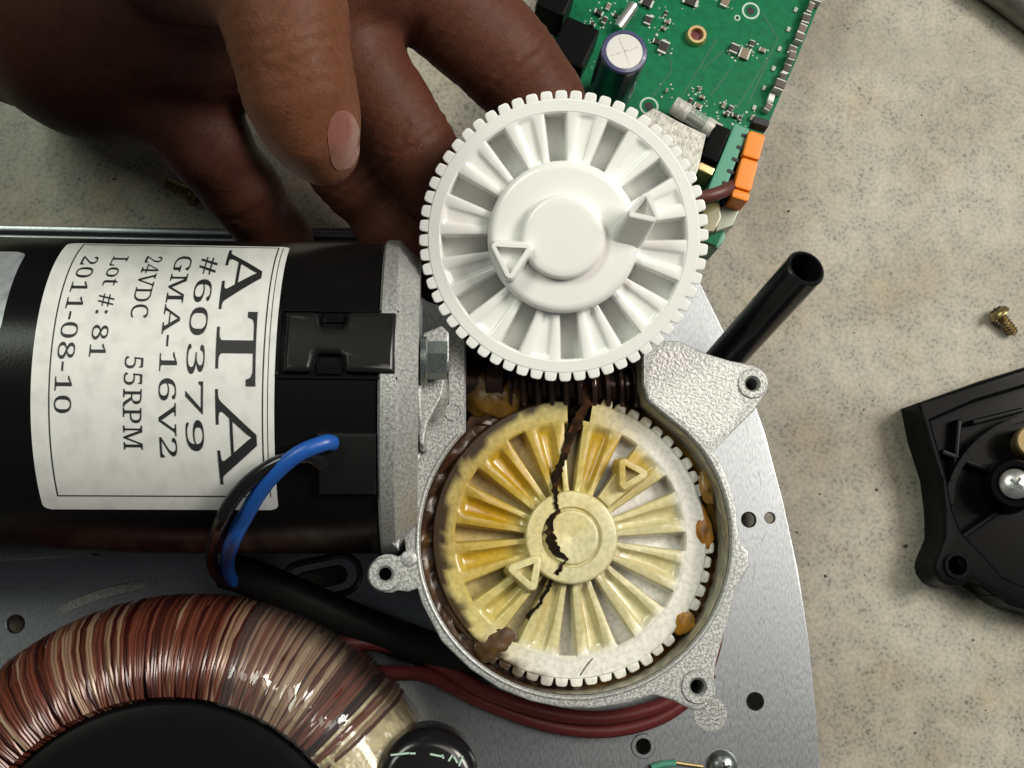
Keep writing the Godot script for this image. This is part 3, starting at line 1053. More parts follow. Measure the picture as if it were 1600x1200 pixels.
func tri_post(mb: MB, c: Vector3, side: float, wall: float, y0: float, y1: float, turn: float, floor_y: float, lean := Vector3.ZERO) -> void:
	var out := PackedVector2Array()
	var inn := PackedVector2Array()
	for k in 3:
		var a := turn + TAU * k / 3.0
		for j in 4:
			var b := a + lerpf(-PI / 3, PI / 3, j / 3.0)
			out.append(Vector2(c.x, c.z) + Vector2(cos(a), -sin(a)) * (side * 0.577 - 1.1) + Vector2(cos(b), -sin(b)) * 1.1)
		inn.append(Vector2(c.x, c.z) + Vector2(cos(a), -sin(a)) * (side * 0.577 - wall * 2.0))
	var p := ccw(out)
	var h := ccw(inn)
	var flare := inset(p, -0.7)
	var keep := mb.xf
	var out2 := lean / (y1 - y0)
	mb.xf = keep * Transform3D(Basis(Vector3.RIGHT, Vector3.UP + out2, Vector3.BACK), -out2 * y0)
	band(mb, flare, y0, p, y1 - 0.2)
	var pi2 := inset(p, 0.18)
	band(mb, p, y1 - 0.2, pi2, y1)
	cap(mb, pi2, y1, 1.0, [h])
	band(mb, h, floor_y, h, y1, -1.0)
	cap(mb, h, floor_y, 1.0)
	mb.xf = keep

func gear_parts(t: Node3D, g: Dictionary, m: Material, cf) -> void:
	var mk := func() -> MB:
		var mb := MB.new()
		mb.colfn = cf
		return mb
	var root := 29.2
	var mb: MB = mk.call()
	lathe(mb, PackedVector2Array([Vector2(0.1, g.web - 1.2), Vector2(g.rim_in + 0.6, g.web - 1.2), Vector2(g.rim_in + 0.6, g.web), Vector2(g.hub_r - 1, g.web), Vector2(0.1, g.web)]), 72)
	obj("web", mb, m, t, true)
	mb = mk.call()
	var rimp := PackedVector2Array([Vector2(g.rim_in, -7.6), Vector2(root, -7.6), Vector2(root, -0.35), Vector2(root - 0.35, 0), Vector2(lerpf(g.rim_in, root, 0.75), 0), Vector2(lerpf(g.rim_in, root, 0.5), 0), Vector2(lerpf(g.rim_in, root, 0.25), 0), Vector2(g.rim_in + 0.4, 0), Vector2(g.rim_in, -0.4), Vector2(g.rim_in, -7.6)])
	lathe(mb, rimp, 180, deg_to_rad(g.rim0), deg_to_rad(g.rim1), g.rim1 - g.rim0 < 359.0)
	obj("rim", mb, m, t, true)
	mb = mk.call()
	lathe(mb, PackedVector2Array(g.hub), 96)
	obj("hub", mb, m, t, true)
	# the corner fillets between the windows and the rim make the pockets
	for k in 12:
		var d: float = g.win0 + 15.0 + 30.0 * k
		if g.skip.has(k):
			continue
		mb = mk.call()
		spoke(mb, d, g.hub_r - 0.5, g.rim_in + 0.35, g.w0, g.w1, g.top, g.web, g.groove)
		obj("spoke", mb, m, t, true, g.soft)
	# teeth
	var n: int = 60
	for k in n:
		var deg := 360.0 * k / n + 2.0
		var keep := true
		for q in g.bare:
			var dd := fposmod(deg - q[0], 360.0)
			if dd < q[1] - q[0]:
				keep = false
		if not keep:
			continue
		mb = mk.call()
		var wob: float = g.wear * (0.5 + 0.5 * sin(k * 2.3) * cos(k * 5.1))
		var tip: float = 30.95 - wob
		var poly := PackedVector2Array()
		for q in [Vector2(root - 0.5, -1.36), Vector2(tip - 0.7, -1.24), Vector2(tip - 0.22, -1.08), Vector2(tip, -0.62), Vector2(tip, 0.62), Vector2(tip - 0.22, 1.08), Vector2(tip - 0.7, 1.24), Vector2(root - 0.5, 1.36)]:
			poly.append(q)
		mb.xf = Transform3D(Basis(Vector3.UP, deg_to_rad(deg)), Vector3.ZERO)
		extrude(mb, poly, -7.4, -0.12 - wob * 0.3, 0.3)
		obj("tooth", mb, m, t, true)
	for q in g.posts:
		mb = mk.call()
		if q.has("gusset"):
			var e: Array = q.gusset
			var pts := PackedVector2Array()
			for s in [[e[0], e[2]], [e[1], e[3]], [e[1], -e[3]], [e[0], -e[2]]]:
				pts.append(Vector2(s[0], s[1]))
			mb.xf = Transform3D(Basis(Vector3.UP, deg_to_rad(q.deg)), Vector3.ZERO)
			extrude(mb, pts, g.web, e[4], 0.6)
			mb.xf = Transform3D()
		tri_post(mb, pol(q.r, q.deg, 0), q.side, q.wall, q.y0, q.y1, deg_to_rad(q.turn), q.y1 - q.depth, q.get("lean", Vector3.ZERO))
		obj("triangular_post", mb, m, t, true, 62.0)

func build_cracked_gear() -> void:
	var c := P(898, 838, RIM)
	c.y = 50.5
	var t := thing("worm_gear", "yellowed plastic worm gear, cracked across its hub, seated in the housing", "gear", c)
	var cf := func(p: Vector3) -> Color:
		var r := Vector2(p.x, p.z).length()
		var a := fposmod(rad_to_deg(atan2(-p.z, p.x)), 360.0)
		var base := Color(0.55, 0.45, 0.13).lerp(Color(0.66, 0.57, 0.23), smoothstep(-0.9, 0.4, p.y)).lerp(Color(0.74, 0.67, 0.36), smoothstep(0.8, 2.0, p.y))
		# amber soaked in on the upper left and top right
		var w := maxf(exp(-pow((a - 145.0) / 52.0, 2.0)), 0.85 * exp(-pow((a - 62.0) / 20.0, 2.0)))
		w = clampf(w * 1.45 + 0.5 * fnoise.get_noise_3dv(p * 1.3), 0, 1) * smoothstep(29.0, 22.0, r) * lerpf(0.85, 1.3, smoothstep(-0.5, -1.6, p.y))
		w *= lerpf(0.25, 1.0, smoothstep(11.5, 13.0, r))
		base = base.lerp(Color(0.50, 0.31, 0.014), w)
		base = base.lerp(Color(0.64, 0.59, 0.36), clampf(0.15 + cos(deg_to_rad(a + 40.0)) * 0.9, 0, 0.8) * (1.0 - w))
		# pale worn rim on the right and below
		var pale := smoothstep(22.5, 25.5, r) * clampf(0.5 + cos(deg_to_rad(a + 28.0)) * 1.6, 0, 1)
		pale = maxf(pale, smoothstep(-3.2, -3.9, p.y) * clampf(0.5 + cos(deg_to_rad(a + 10.0)) * 1.8, 0.15, 1))
		base = base.lerp(Color(0.80, 0.78, 0.73), pale)
		# dark grease on the left edge and between the teeth
		var edge := 28.7 - 2.2 * clampf(-cos(deg_to_rad(a + 12.0)), 0, 1) + 2.4 * fnoise.get_noise_3dv(p * 1.6)
		var dirt := smoothstep(edge - 0.5, edge + 0.7, r) * clampf(0.25 - cos(deg_to_rad(a + 5.0)) * 2.2, 0, 1)
		dirt = maxf(dirt, smoothstep(-0.7, -1.6, p.y) * smoothstep(28.5, 29.3, r) * 0.9)
		base = base.lerp(Color(0.050, 0.025, 0.008), dirt)
		return base * (0.97 + 0.09 * fnoise.get_noise_3dv(p * 4.0))
	t.scale = Vector3.ONE * 1.035
	gear_parts(t, {
		rim_in = 24.4, hub_r = 9.8, web = -4.3, soft = 60.0, win0 = -2.0, w0 = 4.0, w1 = 9.1, top = -0.06, groove = 1.5, rim0 = 91.0, rim1 = 440.0, skip = [], wear = 0.5,
		hub = [Vector2(9.9, -4.6), Vector2(9.8, 1.6), Vector2(9.5, 2.05), Vector2(9.1, 2.2), Vector2(6.4, 2.2), Vector2(6.1, 1.5), Vector2(5.8, 1.5), Vector2(5.5, 2.3), Vector2(4.8, 2.45), Vector2(0.05, 2.0)],
		bare = [[78.0, 228.0], [2.0, 17.0], [318.0, 322.0]],
		posts = [{r = 18.0, deg = 47.0, side = 6.4, wall = 0.8, y0 = -1.0, y1 = 4.2, turn = 0.9, depth = 2.2, gusset = [10.0, 17.5, 1.6, 2.6, 1.6]},
			{r = 11.9, deg = 217.0, side = 7.0, wall = 0.9, y0 = -2.0, y1 = 3.6, turn = 170.0, depth = 2.2}],
	}, M.aged_plastic, cf)
	# the crack, packed with dark grease
	var crack := [930, 592, 51.1, 26, 922, 618, 51.1, 24, 914, 640, 51.0, 19, 906, 660, 50.9, 16, 895, 682, 50.8, 15, 888, 700, 50.8, 14, 880, 718, 50.8, 14, 874, 738, 50.8, 13, 867, 754, 51.0, 12, 870, 768, 53.0, 8, 868, 784, 53.1, 6, 873, 799, 53.1, 7, 863, 812, 53.15, 9, 860, 832, 53.2, 18, 864, 850, 53.2, 18, 874, 864, 53.2, 12, 886, 873, 53.2, 5, 879, 882, 53.15, 7, 870, 894, 53.0, 7, 863, 906, 51.6, 7, 857, 918, 50.85, 6, 848, 934, 50.8, 5, 838, 948, 50.75, 4, 826, 962, 50.7, 2]
	var mb := MB.new()
	mb.colfn = func(p: Vector3) -> Color: return Color(0.009, 0.005, 0.003).lerp(Color(0.085, 0.034, 0.012), clampf(fnoise.get_noise_3dv(p * 3.0) * 1.5 + clampf((-22.0 - p.z) / 12.0, -0.3, 0.25), 0, 1))
	var L := PackedVector3Array()
	var R := PackedVector3Array()
	var nn := crack.size() / 4
	for i in nn:
		var here := [crack[i * 4], crack[i * 4 + 1], crack[i * 4 + 2], crack[i * 4 + 3]]
		var i2 := mini(i + 1, nn - 1)
		var i1 := maxi(i - 1, 0)
		var d := (P(crack[i2 * 4], crack[i2 * 4 + 1], 50) - P(crack[i1 * 4], crack[i1 * 4 + 1], 50)).normalized()
		for k in (4 if i < nn - 1 else 1):
			var u := k / 4.0
			var q := P(lerpf(here[0], crack[i2 * 4], u), lerpf(here[1], crack[i2 * 4 + 1], u), lerpf(here[2], crack[i2 * 4 + 2], u))
			var w := lerpf(here[3], crack[i2 * 4 + 3], u) * rng.randf_range(0.045, 0.068) + 0.05
			var s: Vector3 = Vector3(d.z, 0, -d.x)
			var jag := s * rng.randf_range(-0.3, 0.3)
			L.append(q + jag + s * (w * rng.randf_range(0.8, 1.15)))
			R.append(q + jag - s * (w * rng.randf_range(0.8, 1.15)))
	for i in L.size() - 1:
		var mid := (L[i] + R[i]) * 0.5 - Vector3(0, 0.12, 0)
		var mid2 := (L[i + 1] + R[i + 1]) * 0.5 - Vector3(0, 0.12, 0)
		mb.quad(L[i], mid, mid2, L[i + 1], Vector3.UP)
		mb.quad(mid, R[i], R[i + 1], mid2, Vector3.UP)
		var dn := Vector3(0, -5.0, 0)
		mb.quad(L[i], L[i + 1], L[i + 1] + dn, L[i] + dn, L[i] - R[i])
		mb.quad(R[i], R[i + 1], R[i + 1] + dn, R[i] + dn, R[i] - L[i])
	obj("crack", mb, M.crack_dirt, t)
	# hairline at the bottom rim
	mb = MB.new()
	mb.col = Color(0.10, 0.05, 0.02)
	tube(mb, p3([925, 1022, 50.55, 915, 1034, 50.6, 906, 1048, 50.55]), 0.13, 6)
	obj("hairline", mb, M.grease, t)

func build_grease() -> void:
	var c := P(899, 845, RIM)
	var t := thing("grease_ring", "ring of old brown grease round the cracked gear in the pit", "grease", Vector3(c.x, 38, c.z))
	var mb := MB.new()
	mb.colfn = func(p: Vector3) -> Color:
		var amber := smoothstep(-4.0, 16.0, (p - c).x) * 0.8
		return Color(0.045, 0.023, 0.012).lerp(Color(0.20, 0.095, 0.012), clampf(amber + 0.8 * fnoise.get_noise_3dv(p * 1.6), 0.05, 1))
	var n := 150
	var rr := [28.4, 30.0, 31.4, 32.6, 33.5]
	var at := func(i: int, k: int) -> Vector3:
		var a := TAU * i / n
		var lft := clampf(-cos(a + 0.1) * 1.3, 0, 1)
		var q := Vector3(c.x + rr[k] * cos(a), 0, c.z - rr[k] * sin(a))
		q.y = 46.4 + lft * 2.6 + 1.6 * fnoise.get_noise_3dv(Vector3(q.x, 0, q.z) * 2.2) + [0.0, 0.0, 0.0, 0.6, 1.6][k]
		return q
	for i in n:
		for k in 4:
			mb.quad(at.call(i, k), at.call((i + 1) % n, k), at.call((i + 1) % n, k + 1), at.call(i, k + 1), Vector3.UP)
	obj("grease_surface", mb, M.grease, t)
	var spots := [[1096, 826, 50.0, 2.2, 5.0, 0.15, Color(0.34, 0.135, 0.006), "amber grease lump filling the broken tooth gap at the gear's right"],
		[1066, 970, 50.1, 2.5, 2.4, 0.6, Color(0.33, 0.15, 0.01), "small amber grease lump on the gear's lower right rim"],
		[775, 1004, 50.1, 4.2, 3.0, 0.5, Color(0.07, 0.035, 0.009), "dark brown grease lump on the gear's lower left rim"],
		[728, 962, 49.7, 2.6, 5.2, 0.7, Color(0.05, 0.026, 0.010), "long brown grease smear along the gear's lower left edge"],
		[1103, 762, 52.5, 1.2, 3.2, 0.2, Color(0.28, 0.15, 0.03), "thin amber grease smear on the pit wall beside the gear"],
		[752, 660, 48.5, 5.5, 2.4, 0.9, Color(0.06, 0.028, 0.010), "brown grease smear under the worm at the gear's upper left"]]
	for s in spots:
		var b := P(s[0], s[1], s[2])
		var g := thing("grease_lump", s[7], "grease", b)
		mb = MB.new()
		var col: Color = s[6]
		mb.colfn = func(p: Vector3) -> Color: return col * (1.0 + 0.9 * fnoise.get_noise_3dv(p * 3.5))
		mb.xf = turned(b, s[5])
		ellipsoid(mb, Vector3.ZERO, s[3] * 1.1, 0.6, s[4] * 1.1, 32, 0.32)
		obj("lump", mb, M.grease, g)

func build_white_gear() -> void:
	var c := P(880, 371, 73)
	var t := thing("white_gear", "new white plastic worm gear held up above the cracked one", "gear", c)
	var n := (Vector3(0, HC, 0) - c).normalized().lerp(Vector3.UP, 0.12).normalized()
	var x := (Vector3.RIGHT - n * n.x).normalized()
	t.basis = Basis(x, n, x.cross(n)).scaled_local(Vector3.ONE * 0.973)
	gear_parts(t, {
		rim_in = 26.2, hub_r = 16.2, web = -6.6, soft = 75.0, win0 = 5.0, w0 = 4.7, w1 = 9.3, top = -0.1, groove = 0.8, rim0 = 0.0, rim1 = 360.0, skip = [], wear = 0.0,
		hub = [Vector2(16.3, -5.0), Vector2(16.2, 0.6), Vector2(15.9, 1.5), Vector2(15.2, 2.1), Vector2(14.2, 2.3), Vector2(9.3, 2.3), Vector2(9.0, 2.5), Vector2(8.9, 3.6), Vector2(8.6, 4.2), Vector2(7.9, 4.55), Vector2(6.6, 4.65), Vector2(0.05, 4.65)],
		bare = [],
		posts = [{r = 13.6, deg = 5.0, side = 6.0, wall = 0.6, y0 = 1.6, y1 = 9.0, turn = 80.0, depth = 2.6, lean = Vector3(2.9, 0, -4.6)},
			{r = 11.7, deg = 201.5, side = 8.2, wall = 0.5, y0 = 1.8, y1 = 6.6, turn = 28.0, depth = 2.6}],
	}, M.white_plastic, null)

# ------------------------------------------------------------------ transformer and other wires
func build_transformer() -> void:
	var c := P(288, 1376, 20)
	c.y = PLATE
	var t := thing("toroidal_transformer", "toroidal transformer with copper windings and a black centre at lower left", "transformer", c)
	var mb := MB.new()
	mb.xf = Transform3D(Basis(), c)
	# potted centre
	lathe(mb, PackedVector2Array([Vector2(43.0, 0), Vector2(43.0, 33), Vector2(41.5, 35.2), Vector2(38.0, 36.2), Vector2(0.1, 36.6)]), 96)
	obj("potted_centre", mb, M.black_satin, t)
	mb = MB.new()
	mb.xf = Transform3D(Basis(), c)
	mb.col = Color(0.022, 0.007, 0.005)
	lathe(mb, PackedVector2Array([Vector2(61.5, 1), Vector2(62.9, 8), Vector2(62.6, 16), Vector2(60.8, 24), Vector2(56.7, 31), Vector2(51, 34.6), Vector2(44, 34.8), Vector2(42.4, 32)]), 120)
	obj("core", mb, M.copper, t)
	# the turns: a few shapes shared by all
	var shapes := []
	for k in 16:
		var red := rng.randf()
		mb = MB.new()
		mb.col = Color(0.032, 0.006, 0.005).lerp(Color(0.17, 0.050, 0.032), red * red) if k < 12 else Color(0.17, 0.085, 0.055).lerp(Color(0.34, 0.23, 0.15), red)
		var skew := rng.randf_range(-1.6, 1.6)
		var path := PackedVector3Array()
		var base := [[42.2, 32.0], [43.6, 36.4], [47, 37.2], [51.5, 37.0], [56.5, 34.2], [60.5, 28.5], [63.0, 21.0], [64.2, 13.0], [64.0, 6.0]]
		for i in base.size():
			path.append(Vector3(base[i][0], base[i][1] + rng.randf_range(-0.45, 0.45), skew * (i / 8.0 - 0.4) + rng.randf_range(-0.12, 0.12)))
		tube(mb, path, [0.36, 0.4, 0.43, 0.45, 0.47, 0.5, 0.52, 0.52, 0.5], 6, false)
		shapes.append(mb.mesh(Vector3.ZERO))
	var a := 40.0
	while a < 168.0:
		var pick := rng.randi_range(0, 11) if rng.randf() < (0.86 - 0.34 * exp(-pow((a - 56.0) / 12.0, 2.0))) else rng.randi_range(12, 15)
		share("wire_turn", shapes[pick], M.copper, t, Transform3D(Basis(Vector3.UP, deg_to_rad(a)), Vector3.ZERO))
		a += rng.randf_range(0.42, 0.86) if a > 47.0 else rng.randf_range(0.7, 2.4)
	# broad pale strips of insulation between the turns
	for q in [[150.5, 0.8, 0.8], [131.0, 0.4, 0.9], [61.5, 0.7, 0.9], [55.0, 0.5, 0.9]]:
		mb = MB.new()
		mb.xf = Transform3D(Basis(Vector3.UP, deg_to_rad(q[0])), c)
		mb.col = Color(0.34, 0.25, 0.16) * q[2]
		var rows := [[43.4, 36.7], [47, 37.8], [51.5, 37.6], [56.6, 34.9], [60.8, 29.1], [63.4, 21.6]]
		for i in rows.size() - 1:
			mb.quad(Vector3(rows[i][0], rows[i][1], -q[1]), Vector3(rows[i][0], rows[i][1], q[1]), Vector3(rows[i + 1][0], rows[i + 1][1], q[1] * 0.8), Vector3(rows[i + 1][0], rows[i + 1][1], -q[1] * 0.8), Vector3(0.3, 1, 0))
		obj("insulation_strip", mb, M.copper, t)
	# tape wrapped over the right side
	mb = MB.new()
	mb.xf = Transform3D(Basis(), c)
	lathe(mb, PackedVector2Array([Vector2(63.5, 0.5), Vector2(64.4, 9), Vector2(63.6, 18), Vector2(61.2, 26.8), Vector2(57.0, 33.2), Vector2(51.5, 36.9), Vector2(46, 37.2), Vector2(43.0, 35.6)]), 60, deg_to_rad(-20), deg_to_rad(45))
	obj("tape_wrap", mb, M.film_tape, t)
	mb = MB.new()
	mb.xf = Transform3D(Basis(), c)
	lathe(mb, PackedVector2Array([Vector2(64.6, 8), Vector2(65.0, 10), Vector2(64.3, 18), Vector2(61.9, 27), Vector2(57.6, 33.6)]), 20, deg_to_rad(2), deg_to_rad(27))
	obj("tape_edge", mb, M.film_tape, t)
	# clear film over the turns, crinkled
	mb = MB.new()
	mb.xf = Transform3D(Basis(), c)
	var film := [[43.0, 37.4], [47, 38.5], [51.5, 38.2], [56.8, 35.4], [61.0, 29.4], [63.8, 21.6], [65.2, 13.0]]
	var fp := func(i: int, k: int) -> Vector3:
		var an := deg_to_rad(34.0 + i * 1.1)
		var q := Vector3(cos(an) * film[k][0], film[k][1], -sin(an) * film[k][0])
		return q + Vector3(0, 1.0, 0) * (1.6 * fnoise.get_noise_3dv(q * 4.0) + 0.5 * sin(i * 2.1 + k * 0.9) * fnoise.get_noise_3dv(q * 1.5) + 0.9 * maxf(fnoise.get_noise_3dv(q * 0.9), 0.0))
	for i in 38:
		for k in 6:
			var p0: Vector3 = fp.call(i, k)
			mb.quad(p0, fp.call(i + 1, k), fp.call(i + 1, k + 1), fp.call(i, k + 1), p0 * Vector3(1, 0, 1) * 0.01 + Vector3(0, 1, 0))
	obj("clear_film", mb, M.clear_film, t, false, 50.0)

func build_red_wires() -> void:
	var t := thing("red_wire", "dark red wire leaving the transformer, upper of the two under the housing", "wire", P(700, 1060, PLATE), "red wires under the gear housing")
	var mb := MB.new()
	tube(mb, spline(p3([500, 1010, 22, 540, 1004, 22, 610, 1010, 20, 680, 1036, 17, 760, 1082, 15, 850, 1112, 14, 930, 1122, 14, 1000, 1112, 14, 1050, 1092, 14, 1100, 1050, 14, 1118, 1000, 14, 1120, 975, 14]), 6), 1.78, 14)
	obj("insulation", mb, M.red_wire, t)
	t = thing("red_wire", "dark red wire leaving the transformer, lower of the two under the housing", "wire", P(700, 1080, PLATE), "red wires under the gear housing")
	mb = MB.new()
	tube(mb, spline(p3([560, 1050, 24, 605, 1052, 21, 670, 1056, 17, 750, 1095, 13, 850, 1131, 12, 940, 1142, 12, 1020, 1126, 12, 1075, 1092, 12, 1110, 1050, 12]), 6), 1.78, 14)
	obj("insulation", mb, M.red_wire, t)

func build_small_parts() -> void:
	# black can at the bottom edge
	var b := P(668, 1229, 48)
	b.y = 29.2
	var t := thing("black_capacitor", "round black capacitor with worn white print at the bottom edge", "capacitor", b)
	var mb := MB.new()
	mb.xf = Transform3D(Basis(), b)
	lathe(mb, PackedVector2Array([Vector2(9.5, 0), Vector2(11.5, 1.5), Vector2(11.6, 14), Vector2(11.1, 16.4), Vector2(9.8, 18.0), Vector2(8.0, 18.6), Vector2(0.1, 18.8)]), 48)
	obj("can", mb, M.black_gloss, t)
	mb = MB.new()
	for q in [[625, 1178, 4.0, 0.1], [645, 1177, 1.2, 0.0], [682, 1180, 2.8, -0.2], [692, 1182, 0.9, -1.2], [704, 1184, 1.6, 1.0], [712, 1187, 1.6, -1.0], [720, 1189, 2.2, 1.2]]:
		var p := P(q[0], q[1], b.y + 18.5)
		block(mb, turned(Vector3(p.x, b.y + 18.55, p.z), q[3]), q[2], 0.3, 0.4, 0.04)
	obj("print", mb, M.silk, t)
	# small green-striped lead by the rivet
	t = thing("green_lead", "short green lead with a bare red end beside the rivet", "wire", P(1060, 1196, PLATE))
	mb = MB.new()
	tube(mb, p3([1018, 1200, PLATE + 1.2, 1036, 1194, PLATE + 1.2, 1056, 1192, PLATE + 1.2]), 0.9, 10)
	obj("insulation", mb, M.terminal_green, t)
	mb = MB.new()
	tube(mb, p3([1056, 1192, PLATE + 1.2, 1075, 1195, PLATE + 1.0, 1098, 1198, PLATE + 0.8]), 0.45, 8)
	obj("bare_end", mb, M.brass, t)
	# black tube standing on the plate edge
	t = thing("black_tube", "open ended black plastic tube leaning up beside the housing", "tube", P(1108, 592, PLATE))
	mb = MB.new()
	var lo := P(1106, 590, PLATE)
	var hi := P(1260, 418, 60)
	var d := (hi - lo).normalized()
	var xx := d.cross(Vector3.BACK).normalized()
	mb.xf = Transform3D(Basis(xx, d, xx.cross(d)), lo)
	var len2 := (hi - lo).length()
	lathe(mb, PackedVector2Array([Vector2(4.6, -1), Vector2(4.55, len2 - 0.4), Vector2(4.2, len2), Vector2(3.75, len2), Vector2(3.6, len2 - 0.4), Vector2(3.5, len2 - 30), Vector2(0.05, len2 - 30)]), 40)
	obj("tube_wall", mb, M.black_gloss, t)
	# grey pipe at the top right corner
	t = thing("grey_pipe", "dull grey pipe end crossing the top right corner of the worktop", "pipe", P(1590, 10, 0))
	mb = MB.new()
	tube(mb, p3([1480, -75, 5, 1570, -12, 5, 1720, 100, 5]), 5.0, 24)
	obj("pipe_wall", mb, M.pipe_grey, t)

func build_screw(called: String, label: String, head: Vector3, dir: Vector3, length: float, s: float) -> void:
	var t := thing(called, label, "screw", Vector3(head.x, 0, head.z), "loose brass screws on the worktop")
	var d := dir.normalized()
	var xx := d.cross(Vector3.UP).normalized()
	var fr := Transform3D(Basis(xx, d, xx.cross(d)).scaled_local(Vector3(s, s, s)), head)
	var mb := MB.new()
	mb.xf = fr
	lathe(mb, PackedVector2Array([Vector2(0.05, -1.9), Vector2(1.6, -1.75), Vector2(2.6, -1.2), Vector2(3.0, -0.3), Vector2(3.0, 0), Vector2(1.3, 0)].map(func(q): return Vector2(q.x, q.y))), 28)
	obj("head", mb, M.brass, t)
	mb = MB.new()
	mb.xf = fr
	for a in [0.4, 0.4 + PI / 2]:
		block(mb, Transform3D(Basis(Vector3.UP, a), Vector3(0, -2.05, 0)), 3.0, 0.5, 0.6, 0.05)
	obj("cross_slot", mb, M.ink, t)
	mb = MB.new()
	var nx := int(length * 8)
	var na := 14
	var at := func(i: int, k: int) -> Vector3:
		var y := length * i / nx
		var a := TAU * k / na
		var ph := fposmod(y / 0.95 - float(k) / na, 1.0)
		var r := (1.15 + 0.5 * (1.0 - absf(ph * 2.0 - 1.0))) * clampf((length - y) / 1.2 + 0.35, 0, 1)
		return Vector3(cos(a) * r, y, sin(a) * r)
	mb.xf = fr
	for i in nx:
		for k in na:
			var p: Vector3 = at.call(i, k)
			mb.quad(p, at.call(i, k + 1), at.call(i + 1, k + 1), at.call(i + 1, k), Vector3(p.x, 0, p.z))
	for k in na:
		mb.tri(Vector3(0, length, 0), at.call(nx, k), at.call(nx, k + 1), Vector3.UP)
	obj("thread", mb, M.brass, t)

# ------------------------------------------------------------------ black cover
func build_cover() -> void:
	var t := thing("plastic_cover", "black plastic gearbox cover lying on the worktop at the right", "cover", P(1530, 800, 0))
	var H := 12.0
	var o := [1410, 638, 1500, 606, 1600, 575, 1720, 545, 1900, 560, 1900, 1000, 1720, 985, 1600, 962, 1545, 945, 1505, 915]
	o.append_array(arc_px(1464, 884, 33, -40, -190, 8))
	o.append_array([1447, 842, 1446, 800, 1440, 752, 1420, 690])
	var outer := ccw(pp(o, 1.0))
	var lug := P(1466, 884, 1.0)
	var lughole := circle(Vector2(lug.x, lug.z), 2.4, 20)
	var inner_px := [1456, 658, 1524, 628, 1624, 598, 1744, 568, 1894, 586, 1894, 966, 1744, 951, 1624, 926, 1569, 901, 1536, 864, 1504, 831, 1490, 796, 1480, 741]
	var inner := ccw(pp(inner_px, H))
	var mb := MB.new()
	extrude(mb, outer, 0.0, H, 0.9, [inner, lughole])
	obj("shell", mb, M.black_moulded, t)
	mb = MB.new()
	extrude(mb, inset(inner, -0.1), 1.0, 6.0, 0.0)
	obj("floor_panel", mb, M.black_moulded, t)
	mb = MB.new()
	mb.xf = Transform3D(Basis(), Vector3(lug.x, 0, lug.z))
	lathe(mb, PackedVector2Array([Vector2(3.5, H - 1), Vector2(3.4, H + 0.7), Vector2(2.5, H + 0.7), Vector2(2.4, H - 1.0)]), 28)
	obj("lug_ring", mb, M.black_moulded, t)
	# curved inner wall
	mb = MB.new()
	var arc := PackedVector3Array()
	for i in 26:
		var a := deg_to_rad(lerpf(70, 300, i / 25.0))
		arc.append(P(1650 + cos(a) * 165, 800 - sin(a) * 150, H - 1.0))
	for i in 25:
		var p := arc[i]
		var q := arc[i + 1]
		var w := (p - P(1650, 800, H)).normalized() * 1.6
		mb.quad(p, q, q + w, p + w, Vector3.UP)
		mb.quad(p, q, q - Vector3(0, 8, 0), p - Vector3(0, 8, 0), -w)
		mb.quad(p + w, q + w, q + w - Vector3(0, 8, 0), p + w - Vector3(0, 8, 0), w)
	obj("inner_wall", mb, M.black_moulded, t)
	for r in [[1500, 655, 1488, 790], [1472, 705, 1560, 740], [1490, 850, 1560, 800], [1520, 660, 1600, 640]]:
		mb = MB.new()
		var p := P(r[0], r[1], H - 2.5)
		var q := P(r[2], r[3], H - 2.5)
		var mid := (p + q) * 0.5
		mid.y = 5.0
		block(mb, turned(mid, -atan2(q.z - p.z, q.x - p.x)), (q - p).length(), H - 7.5, 1.5, 0.4)
		obj("stiffening_rib", mb, M.black_moulded, t)
	# boss with its screw
	var bt := Basis(Vector3(0, 0, 1), 0.30)
	var bp := P(1572, 762, 5)
	mb = MB.new()
	mb.xf = Transform3D(bt, bp)
	lathe(mb, PackedVector2Array([Vector2(7.2, 0), Vector2(6.4, 12.6), Vector2(5.8, 13.4), Vector2(4.6, 13.4), Vector2(4.4, 12.4), Vector2(0.05, 12.4)]), 36)
	obj("screw_boss", mb, M.black_moulded, t)
	mb = MB.new()
	mb.xf = Transform3D(bt, bp)
	lathe(mb, PackedVector2Array([Vector2(3.9, 12.4), Vector2(3.8, 13.4), Vector2(3.0, 14.2), Vector2(1.5, 14.6), Vector2(0.05, 14.7)]), 28)
	obj("screw_head", mb, M.silver, t)
	mb = MB.new()
	mb.xf = Transform3D(bt, bp + bt.y * 14.35)
	for a in [0.9, 0.9 + PI / 2]:
		block(mb, turned(Vector3.ZERO, a), 3.6, 0.42, 0.8, 0.05)
	obj("cross_slot", mb, M.steel, t)
	mb = MB.new()
	mb.xf = Transform3D(Basis(Vector3(0, 0, 1), 0.3), P(1606, 694, 7))
	lathe(mb, PackedVector2Array([Vector2(4.4, 0), Vector2(4.4, 7.6), Vector2(3.9, 8.2), Vector2(2.4, 8.2), Vector2(2.3, 3.0), Vector2(0.05, 3.0)]), 32)
	obj("brass_bush", mb, M.gold, t)

# ------------------------------------------------------------------ circuit board
func chip(px: float, py: float, lx: float, lz: float, h: float, ang: float, t: Node, called: String, body: Color, ends: Color) -> void:
	var mb := MB.new()
	var p := P(px, py, 15.6)
	p.y = 15.6
	mb.xf = turned(p, ang)
	mb.col = body
	block(mb, Transform3D(), lx * 0.72, h, lz, 0.12)
	mb.col = ends
	for s in [-1, 1]:
		block(mb, Transform3D(Basis(), Vector3(s * lx * 0.43, 0, 0)), lx * 0.16, h * 0.92, lz * 0.94, 0.06)
	obj(called, mb, M.chips, t)

